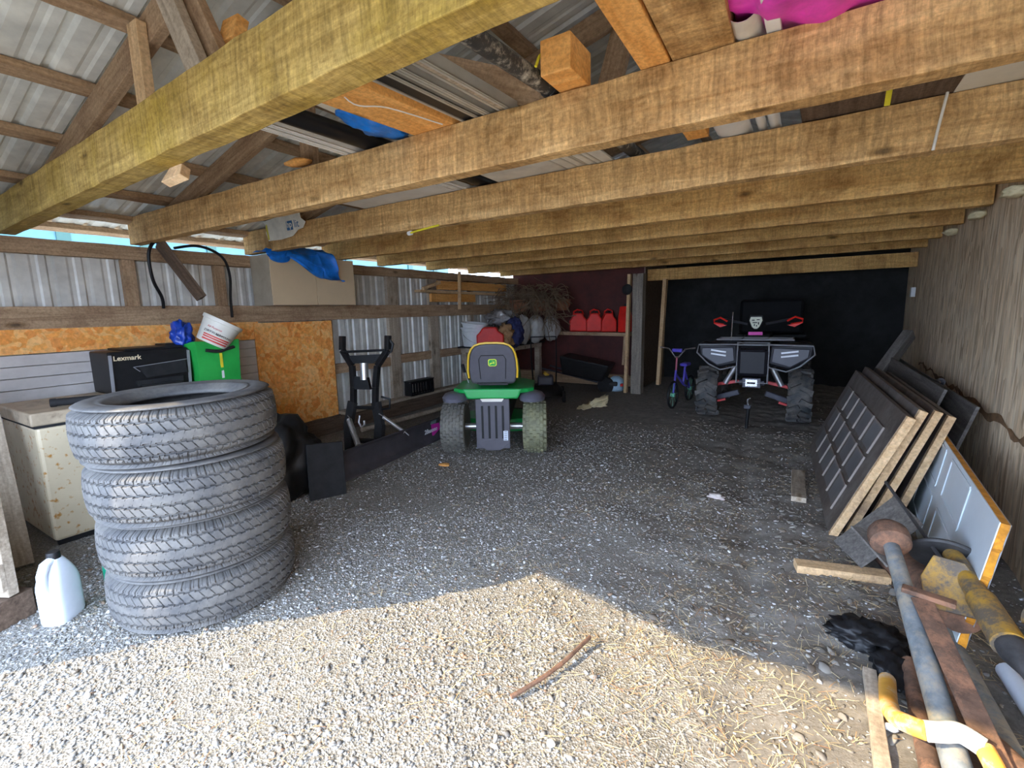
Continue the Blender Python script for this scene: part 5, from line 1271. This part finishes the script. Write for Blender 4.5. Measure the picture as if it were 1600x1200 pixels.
# ------------------------------------------------------------------ truss members over the joists
board('king_post', (-2.83, 1.20, 2.40), (-2.83, 1.20, 2.90), 0.10, 0.045, M['pine'], 'upright pinkish post standing on the nearest joist at upper left', 'post', up=(0, 1, 0))
board('truss_brace', (-2.20, 1.18, 2.40), (-2.52, 1.18, 2.99), 0.11, 0.045, M['frame_grey'], 'slanting double web board leaning left above the nearest joist, lighter one', 'beam', up=(0, 1, 0))
board('truss_brace', (-2.11, 1.24, 2.40), (-2.45, 1.24, 3.0), 0.10, 0.045, M['frame'], 'slanting web board just behind the lighter one above the nearest joist', 'beam', up=(0, 1, 0))
board('web_post', (-2.80, 2.08, 2.40), (-2.80, 2.08, 2.88), 0.13, 0.045, M['frame'], 'upright web post over the second joist with a torn orange end', 'post', up=(0, 1, 0))
board('web_brace', (-1.30, 3.07, 2.40), (-1.02, 3.07, 3.32), 0.15, 0.045, M['frame'], 'steep web board behind the orange block, with a pale chip', 'beam', up=(0, 1, 0))
board('web_brace', (-0.95, 2.06, 2.40), (-2.3, 2.06, 2.98), 0.14, 0.045, M['frame'], 'long slanting web board over the second joist', 'beam', up=(0, 1, 0))
crumple('splintered_wood', (-2.80, 1.99, 2.45), (0.10, 0.05, 0.02), M['fresh'], 'splintered orange wood scrap at the foot of the web post', 'wood scrap', 3, 0.3, 2)
mb = MB(); mb.prism([(-0.07, -0.05), (0.07, -0.07), (0.08, 0.03), (-0.05, 0.06)], 0.05, axes((-2.20, 1.30, 2.72), (1, 0, 0.1), (0, 0.3, 1))); tagp(mb.build('wood_block', M['fresh'], bevel=0.003), 'small orange wood block under the purlin above the nearest joist', 'block')
mb = MB(); mb.prism([(-0.09, -0.04), (0.08, -0.03), (0.05, 0.03), (-0.06, 0.05)], 0.04, axes((-2.43, 1.12, 2.135), (1, 0, 0), (0, 0.5, 1))); tagp(mb.build('wood_block', M['pine'], bevel=0.003), 'splintered pale wood chunk under the nearest joist', 'block')
# ------------------------------------------------------------------ things stored on the joists
ZT = 2.402
def stored(name, pts, w_, h_, mat, label, cat='board'):
    return board(name, pts[0], pts[1], w_, h_, mat, label, cat)
M['track_black'] = plain('black_track', (0.012, 0.012, 0.014), 0.35); M['alu'] = plain('aluminium_profile', (0.50, 0.49, 0.45), 0.4, 0.5, 0.1, 6)
def profile(name, x0, x1, y0, y1, w_, h_, mats, label, cat):
    """open channel with edge strips"""
    t = thing(name, (x0, y0, ZT + 0.004), 0, label, cat)
    t.rotation_euler = (0, 0, -math.atan2(x1 - x0, y1 - y0)); L = math.hypot(x1 - x0, y1 - y0)
    mb = MB(); mb.box((0, L / 2, 0.004), (w_, L, 0.006)); mb.build('web', mats[0], t)
    for s in (-1, 1):
        mb = MB(); mb.box((s * (w_ / 2 - 0.004), L / 2, h_ / 2), (0.008, L, h_)); mb.box((s * (w_ / 2 - 0.012), L / 2, -0.001), (0.012, L, 0.006)); mb.build('flange', mats[1], t)
    return t
profile('white_channel', -2.33, -2.30, 1.14, 3.4, 0.045, 0.03, (M['tub_white'], M['white']), 'outer white plastic channel lying across the near joists', 'channel')
profile('white_channel', -2.27, -2.24, 1.14, 3.4, 0.035, 0.03, (M['tub_white'], M['white']), 'inner white plastic channel lying beside the black tube', 'channel')
mb = MB(); mb.tube([(-2.19, 1.13, ZT + 0.046), (-2.10, 3.3, ZT + 0.046)], 0.045, 20); tagp(mb.build('black_tube', M['track_black'], smooth=True), 'thick black tube lying across the joists beside the white channels', 'pipe')
profile('metal_channel', -1.50, -1.36, 1.06, 3.2, 0.10, 0.05, (M['track_black'], M['alu']), 'pair-edged metal channel next to the orange plank', 'channel')
profile('metal_channel', -1.40, -1.26, 1.06, 3.2, 0.04, 0.05, (M['alu'], M['alu']), 'narrow bright metal channel next to the wider one', 'channel')
profile('metal_channel', -1.30, -1.18, 1.06, 3.2, 0.06, 0.05, (M['frame_grey'], M['alu']), 'third metal channel, nearest the black pipe', 'channel')
board('orange_plank', (-1.76, 1.08, ZT + 0.02), (-1.60, 2.6, ZT + 0.02), 0.26, 0.038, M['fresh'], 'wide fresh orange plank lying over the first two joists', 'board')
M['tank'] = plain('cream_plastic_tank', (0.74, 0.68, 0.56), 0.5, 0, 0.06, 3)
TK = thing('plastic_tank', (-2.00, 2.0, ZT + 0.09), 0.06, 'long cream plastic tank with a red plug stored on the joists', 'tank')
mb = MB(); mb.box((0, 0, 0.13), (0.30, 1.15, 0.26)); mb.build('body', M['tank'], TK, bevel=0.07, seg=4, smooth=True)
mb = MB(); mb.lathe([(0, 0), (0.02, 0), (0.024, 0.03), (0, 0.03)], 16, Matrix.Translation((-0.03, -0.572, 0.10)) @ Matrix.Rotation(PI / 2, 4, 'X')); mb.build('plug', M['red'], TK, smooth=True)
hose('cord', [(-2.14, 1.22, 2.47), (-2.08, 1.32, 2.45), (-2.0, 1.40, 2.50), (-1.9, 1.42, 2.44), (-1.78, 1.43, 2.47), (-1.7, 1.5, 2.38), (-1.62, 1.62, 2.385), (-1.55, 1.9, 2.385)], 0.003, M['white'], 'thin white cord running past the red plug of the tank', 'cord')
crumple('blue_bundle', (-1.92, 1.84, 2.455), (0.10, 0.20, 0.045), M['tarp'], 'bundle of bright blue plastic tucked under the orange plank', 'bundle', 5, 0.3)
M['pipe_black'] = plain('scuffed_black_pipe', (0.03, 0.03, 0.03), 0.55, 0, 0.3, 20, 0.3, ((0.45, 0.42, 0.36), 0.35))
mb = MB(); mb.tube([(-1.10, 1.02, ZT + 0.045), (-1.02, 2.02, ZT + 0.045), (-0.98, 3.3, ZT + 0.045)], 0.036, 20); mb.lathe([(0.036, 0), (0.042, 0), (0.042, 0.05), (0.036, 0.05)], 20, frame_to((-1.025, 1.93, ZT + 0.045), (-1.02, 2.02, ZT + 0.045))[0] @ Matrix.Rotation(PI / 2, 4, 'Y'), closed=True)
tagp(mb.build('black_pipe', M['pipe_black'], smooth=True), 'scuffed black pipe lying across the joists, ending near the orange block', 'pipe')
mb = MB(); mb.box((-0.90, 1.90, ZT + 0.07), (0.13, 0.20, 0.13)); tagp(mb.build('wood_block', M['fresh'], bevel=0.004), 'square orange timber offcut resting on the second joist', 'block')
hose('yellow_strap', [(-0.985, 1.80, 2.45), (-0.975, 1.83, 2.50), (-0.965, 1.87, 2.43)], 0.006, M['yellow'], 'yellow strap loop between the black pipe and the orange offcut', 'strap')
board('stored_timber', (-0.535, 0.9, ZT + 0.045), (-0.585, 2.9, ZT + 0.045), 0.11, 0.09, M['fresh'], 'fresh orange timber lying over the joists at top centre', 'board')
board('stored_timber', (-0.36, 0.9, ZT + 0.04), (-0.415, 2.7, ZT + 0.04), 0.21, 0.08, M['joist'], 'wide brown timber lying beside the fresh orange one at top centre', 'board')
mb = MB(); mb.lathe([(0.050, 0), (0.052, 0.0), (0.052, 0.5), (0.050, 0.5)], 24, frame_to((-0.25, 1.5, ZT + 0.055), (-0.25, 2.2, ZT + 0.055))[0] @ Matrix.Rotation(PI / 2, 4, 'Y'), closed=True); tagp(mb.build('grey_tube', M['galv'], smooth=True), 'short grey sheet tube beside the wide brown timber', 'tube')
M['pink'] = plain('bright_pink_plastic', (0.80, 0.05, 0.50), 0.4, 0, 0.3, 6, 0.3, bsc=20)
crumple('pink_bag', (-0.04, 1.80, ZT + 0.10), (0.25, 0.36, 0.10), M['pink'], 'bright pink plastic bag heaped on the joists at the top edge', 'bag', 4, 0.28, 4)
board('white_strip', (-0.175, 1.2, ZT + 0.012), (-0.165, 2.02, ZT + 0.012), 0.045, 0.02, M['white'], 'slotted white plastic strip lying in front of the pink bag', 'board')
crumple('storage_heap', (0.55, 2.2, ZT + 0.2), (0.30, 0.7, 0.20), M['dark_wood'], 'dark covered heap stored above the right hand joists', 'heap', 7, 0.2, 3)
board('white_sheet', (0.60, 2.45, ZT + 0.012), (0.60, 3.6, ZT + 0.012), 0.26, 0.02, M['tub_white'], 'flat white panel lying over the third joist at upper right', 'panel')
# white moulded guttering pieces between second and third joist
for i, (x_, y_, w_, lab) in enumerate([(-0.42, 2.62, 0.17, 'wide curved white gutter end between the second and third joists'), (-0.285, 2.66, 0.04, 'narrow white channel end beside the curved gutter'), (-0.225, 2.68, 0.05, 'rightmost white channel end between the second and third joists')]):
    mb = MB()
    vs = []; n = 14
    def gp(u, v, w_=w_, x_=x_, y_=y_): a = PI * (1 + u); return (x_ + math.cos(a) * w_ / 2, y_ + v * 0.7, ZT + 0.045 + math.sin(a) * (0.04 if w_ > 0.1 else 0.03))
    mb.grid(gp, n, 4); tagp(mb.build('white_gutter', M['white'], smooth=True, solid=0.004), lab, 'gutter', 'white gutter pieces on the joists')
board('grey_sheet_metal', (-1.95, 2.82, ZT + 0.01), (-1.10, 2.84, ZT + 0.01), 0.5, 0.015, M['galv'], 'greenish grey flat sheet seen between the second and third joists', 'panel')
board('pale_sheet', (-3.35, 2.85, ZT + 0.01), (-2.35, 2.85, ZT + 0.01), 0.5, 0.015, M['white'], 'pale sheet lying on the joists left of the grey one', 'panel')
for i, (xx, yy, ll, mt, lab) in enumerate([(-2.9, 4.4, 2.6, 'frame', 'brown board stored on the joists further back, left'), (-1.6, 4.5, 2.8, 'dark_wood', 'dark board stored on the joists further back, middle'), (-0.5, 4.4, 2.6, 'frame', 'brown board stored on the joists further back, right'), (0.25, 3.9, 3.4, 'dark_wood', 'dark board stored over the joists at far right')]):
    board('stored_board', (xx, yy - ll / 2, ZT + 0.02), (xx + 0.1, yy + ll / 2, ZT + 0.02), 0.75, 0.03, M[mt], lab, 'board')
# torn carton hanging on the third joist
CT = thing('torn_carton', (-4.45, 2.955, 2.37), 0, 'torn white carton flap with a blue square mark hanging on the third joist', 'carton')
rnd = random.Random(5)
pc = [(-0.34, 0.08), (-0.1, 0.10), (0.26, 0.12), (0.27, 0.05), (0.33, 0.01), (0.28, -0.04), (0.20, -0.05), (0.10, -0.10), (-0.1, -0.115), (-0.31, -0.11), (-0.33, -0.03), (-0.29, 0.02)]
M['carton'] = plain('white_carton', (0.74, 0.72, 0.64), 0.7)
CM = axes((0, 0, 0), (1, 0, 0), (0, -0.12, 1))
mb = MB(); mb.prism(pc, 0.004, CM); mb.build('flap', M['carton'], CT)
M['blue_print'] = plain('dark_blue_print', (0.03, 0.13, 0.32), 0.5)
mb = MB(); mb.prism(rrect(0.095, 0.085, 0.006), 0.002, CM @ Matrix.Translation((0.08, 0.0, 0.004))); mb.build('blue_square', M['blue_print'], CT)
text('square_letters', 'hp', 0.085, M['carton'], CT, CM @ Matrix.Translation((0.08, 0.008, 0.0062)), bold=0.001)
text('carton_letters', 'lit', 0.10, M['blue_print'], CT, CM @ Matrix.Translation((0.19, 0.005, 0.004)))
mb = MB(); mb.prism([(-0.31, -0.1), (-0.285, -0.1), (-0.285, 0.05), (-0.31, 0.03)], 0.002, CM @ Matrix.Translation((0, 0, 0.004))); mb.build('yellow_edge', M['yellow'], CT)
# string, yellow tie and small hangings
hose('string', [(0.445, 2.935, 2.40), (0.435, 2.93, 2.33), (0.425, 2.933, 2.25), (0.415, 2.93, 2.165)], 0.006, M['carton'], 'whitish string hanging down the face of the third joist at right', 'string')
hose('yellow_tie', [(-2.86, 3.03, 2.155), (-2.72, 3.0, 2.16), (-2.5, 2.965, 2.168)], 0.008, M['yellow'], 'yellow tie strip stapled under the third joist', 'strap')
mb = MB(); mb.tube([(-2.89, 3.04, 2.155), (-2.85, 3.03, 2.155)], 0.018, 12); tagp(mb.build('tie_button', M['white'], smooth=True), 'small white knob at the end of the yellow tie', 'knob')
board('yellow_slip', (0.21, 2.5, 2.42), (0.2, 2.5, 2.26), 0.02, 0.004, M['yellow'], 'short yellow slip hanging between the second and third joists', 'strap', up=(0, 1, 0))
for i, (yy, lab) in enumerate([(4.25, 'pale torn scrap at the end of the fifth joist on the right wall'), (5.2, 'pale torn scrap by the sixth joist on the right wall'), (6.3, 'pale torn scrap by the seventh joist on the right wall')]):
    crumple('insulation_scrap', (0.84 + 0.04 * yy, yy, 2.15), (0.05, 0.09, 0.03), M['leafy'], lab, 'scrap', 20 + i, 0.5, 3)
mb = MB(); mb.box((1.16, 8.6, 1.62), (0.05, 0.10, 0.13)); tagp(mb.build('outlet_box', M['white'], bevel=0.005), 'small white outlet box near the back of the right wall', 'box')
# open eave outside: pale blue striped fascia seen through the gap
M['sky_blue_panel'] = plain('pale_blue_siding', (0.045, 0.13, 0.18), 0.5); M['teal'] = plain('teal_strip', (0.01, 0.06, 0.045), 0.5)
NB = thing('neighbouring_shed', (-9.2, 3.2, 0), 0, 'pale blue shed side with teal strips seen through the gap under the left eave', 'shed')
mb = MB(); mb.box((0, 0, 1.6), (0.1, 16, 3.2)); mb.build('siding', M['sky_blue_panel'], NB)
for k in range(16):
    mb = MB(); mb.box((0.06, -7.6 + k * 1.0, 1.6), (0.03, 0.16, 3.2)); mb.build('teal_strip', M['teal'], NB)
mb = MB(); mb.box((0.1, 0, 3.26), (0.4, 16.3, 0.14)); mb.build('roof_edge', M['tub_white'], NB)
board('fascia_board', (-5.59, -0.6, 2.29), (-5.59, 10.2, 2.29), 0.02, 0.04, M['pine'], 'pale fascia board along the open left eave', 'board')
# ------------------------------------------------------------------ loose gravel and straw
def attr_mat(name, rough=0.9):
    m, nt, b = new_mat(name)
    a = nt.nodes.new('ShaderNodeAttribute'); a.attribute_name = 'tint'
    nt.links.new(a.outputs['Color'], b.inputs['Base Color']); b.inputs['Roughness'].default_value = rough
    b.inputs['Specular IOR Level'].default_value = 0.3
    return m
def bulk(name, base_v, base_f, pos, rot, scl, tint, mat, label, cat):
    n = len(pos); k = len(base_v)
    V = base_v[None] * scl[:, None, :]
    V = np.einsum('nij,nkj->nki', rot, V) + pos[:, None, :]
    F = (base_f[None] + (np.arange(n) * k)[:, None, None]).reshape(-1, base_f.shape[1])
    me = bpy.data.meshes.new(name)
    me.vertices.add(n * k); me.vertices.foreach_set('co', V.astype(np.float32).ravel())
    me.loops.add(F.size); me.loops.foreach_set('vertex_index', F.astype(np.int32).ravel())
    me.polygons.add(len(F)); me.polygons.foreach_set('loop_start', np.arange(0, F.size, F.shape[1], dtype=np.int32))
    me.update(); me.materials.append(mat)
    at = me.color_attributes.new('tint', 'FLOAT_COLOR', 'POINT')
    c = np.concatenate([np.repeat(tint, k, 0), np.ones((n * k, 1))], 1)
    at.data.foreach_set('color', c.astype(np.float32).ravel())
    o = bpy.data.objects.new(name, me); COL.objects.link(o)
    return tagp(o, label, cat, kind='stuff')
def rotm(a, b, c):
    ca, sa, cb, sb, cc, sc = np.cos(a), np.sin(a), np.cos(b), np.sin(b), np.cos(c), np.sin(c)
    R_ = np.zeros((len(a), 3, 3))
    R_[:, 0, 0] = ca * cb; R_[:, 0, 1] = ca * sb * sc - sa * cc; R_[:, 0, 2] = ca * sb * cc + sa * sc
    R_[:, 1, 0] = sa * cb; R_[:, 1, 1] = sa * sb * sc + ca * cc; R_[:, 1, 2] = sa * sb * cc - ca * sc
    R_[:, 2, 0] = -sb; R_[:, 2, 1] = cb * sc; R_[:, 2, 2] = cb * cc
    return R_
rs = np.random.RandomState(11)
bm = bmesh.new(); bmesh.ops.create_icosphere(bm, subdivisions=1, radius=1)
bv = np.array([v.co[:] for v in bm.verts]); bv *= (1 + rs.uniform(-0.22, 0.22, (len(bv), 1))); bf = np.array([[v.index for v in f.verts] for f in bm.faces]); bm.free()
NP_ = 230000
x = rs.uniform(-4.3, 1.0, NP_); y = rs.uniform(-0.1, 6.0, NP_)
keep_p = np.clip(1.15 - 0.17 * y, 0.08, 1) * np.where(x + 0.18 * (y - 2) > -0.9, np.clip(0.6 - 0.3 * (x + 0.9), 0.22, 1), 1)
keep_p *= np.clip(0.8 + fbm(x, y, 21, 3, 1.5) * 2.2, 0.15, 1)
# bare patch of fine dust at lower left
keep_p *= np.where((x + 1.9) ** 2 + (y - 1.0) ** 2 < 0.12, 0.35, 1)
# only where the photograph can see the ground
vis = (y > 0.15) & ((x > -3.9) | (y > 1.0)) & (y > -0.2 - 0.45 * (x + 2.0))
k_ = (rs.uniform(size=NP_) < keep_p * 0.72) & vis
x, y = x[k_], y[k_]; n = len(x)
sz = np.clip(rs.lognormal(-5.28, 0.40, n), 0.0025, 0.014)
z = ground_z(x, y) + sz * 0.12
col = np.array([(0.27, 0.255, 0.23), (0.32, 0.31, 0.29), (0.24, 0.23, 0.21), (0.38, 0.375, 0.36), (0.32, 0.265, 0.20), (0.60, 0.60, 0.60), (0.15, 0.145, 0.14), (0.33, 0.23, 0.16)])[rs.choice(8, n, p=[.20, .2, .18, .16, .08, .09, .06, .03])]
col = np.clip(col * 0.83 * rs.uniform(0.8, 1.15, (n, 1)), 0, 1)
scl = np.stack([sz * rs.uniform(0.9, 1.5, n), sz * rs.uniform(0.7, 1.1, n), sz * rs.uniform(0.4, 0.75, n)], 1)
bulk('gravel', bv, bf, np.stack([x, y, z], 1), rotm(rs.uniform(0, 6.28, n), rs.normal(0, 0.3, n), rs.normal(0, 0.3, n)), scl, col, attr_mat('loose_stone'), 'loose crushed grey gravel spread over the shed floor and entrance', 'gravel')
# straw and dead pine needles
L_ = 6
t_ = np.linspace(-1, 1, L_)
sv = []
for q in t_: sv += [(q, -0.5 + 0.35 * (q * q), 0), (q, 0.5 + 0.35 * (q * q), 0)]
sv = np.array(sv, float); sf = np.array([[2 * i, 2 * i + 1, 2 * i + 3, 2 * i + 2] for i in range(L_ - 1)])
sv[:, 2] = 0.25 * np.repeat(1 - t_ ** 2, 2)
NS = 70000
x = rs.uniform(-3.4, 0.75, NS); y = rs.uniform(0.2, 6.5, NS)
cl = fbm(x, y, 31, 3, 2.2)
kp = np.clip(0.28 + cl * 2.4, 0.02, 1) * np.clip(0.35 + 0.5 * (x + 1.8), 0.05, 1) * np.clip(1.2 - 0.17 * y, 0.15, 1)
k_ = rs.uniform(size=NS) < kp; x, y = x[k_], y[k_]; n = len(x)
ln = np.clip(rs.lognormal(-3.9, 0.5, n), 0.007, 0.05); wd = rs.uniform(0.0005, 0.0013, n)
scl = np.stack([ln, wd * 2, ln * 0.25], 1)
col = np.array([(0.50, 0.38, 0.20), (0.62, 0.50, 0.28), (0.36, 0.22, 0.11), (0.66, 0.58, 0.40), (0.30, 0.15, 0.07)])[rs.choice(5, n, p=[.34, .26, .17, .15, .08])]
bulk('straw', sv, sf, np.stack([x, y, ground_z(x, y) + rs.uniform(0.004, 0.012, n)], 1), rotm(rs.uniform(0, 6.28, n), rs.normal(0, 0.12, n), rs.normal(0, 0.25, n)), scl, col, attr_mat('dry_straw'), 'dry straw and dead needles littering the dirt and gravel', 'straw')
# a few stones big enough to single out
for i, (x_, y_, s_, lab) in enumerate([(-0.31, 1.33, 0.016, 'white angular stone on the sunlit straw at lower right of centre'), (-2.38, 0.52, 0.014, 'white stone on the sunlit gravel at lower left'), (-0.68, 1.28, 0.016, 'white stone in the sunlit gravel below the bare stick')]):
    crumple('stone', (x_, y_, s_ * 0.6), (s_, s_ * 0.8, s_ * 0.7), M['carton'], lab, 'stone', 30 + i, 0.25, 2)

# crumbly clods of trodden dirt on the right
bm = bmesh.new(); bmesh.ops.create_icosphere(bm, subdivisions=2, radius=1)
cv = np.array([v.co[:] for v in bm.verts]); cv *= (1 + rs.uniform(-0.25, 0.25, (len(cv), 1))); cf = np.array([[v.index for v in f.verts] for f in bm.faces]); bm.free()
NC = 14000
x = rs.uniform(-2.6, 0.6, NC); y = rs.uniform(1.6, 8.5, NC)
kp = np.clip(0.15 + 0.5 * (x + 0.8) + 0.10 * (y - 3), 0.0, 1) * np.clip(0.5 + 4 * fbm(x, y, 41, 4, 2.6), 0.05, 1)
k_ = (rs.uniform(size=NC) < kp) & ~((np.abs(x + 0.6) < 0.75) & (y > 6.6)); x, y = x[k_], y[k_]; n = len(x)
sz = np.clip(rs.lognormal(-4.6, 0.45, n), 0.004, 0.02)
col = np.array([(0.20, 0.18, 0.155), (0.14, 0.125, 0.105), (0.26, 0.24, 0.21), (0.17, 0.14, 0.11)])[rs.choice(4, n)] * rs.uniform(0.8, 1.15, (n, 1))
bulk('dirt_clods', cv, cf, np.stack([x, y, ground_z(x, y)], 1), rotm(rs.uniform(0, 6.28, n), rs.normal(0, 0.3, n), rs.normal(0, 0.3, n)), np.stack([sz * rs.uniform(1, 1.9, n), sz * rs.uniform(0.8, 1.3, n), sz * rs.uniform(0.3, 0.6, n)], 1), col, attr_mat('dirt_clod'), 'crumbled dark dirt clods over the right half of the floor', 'dirt')
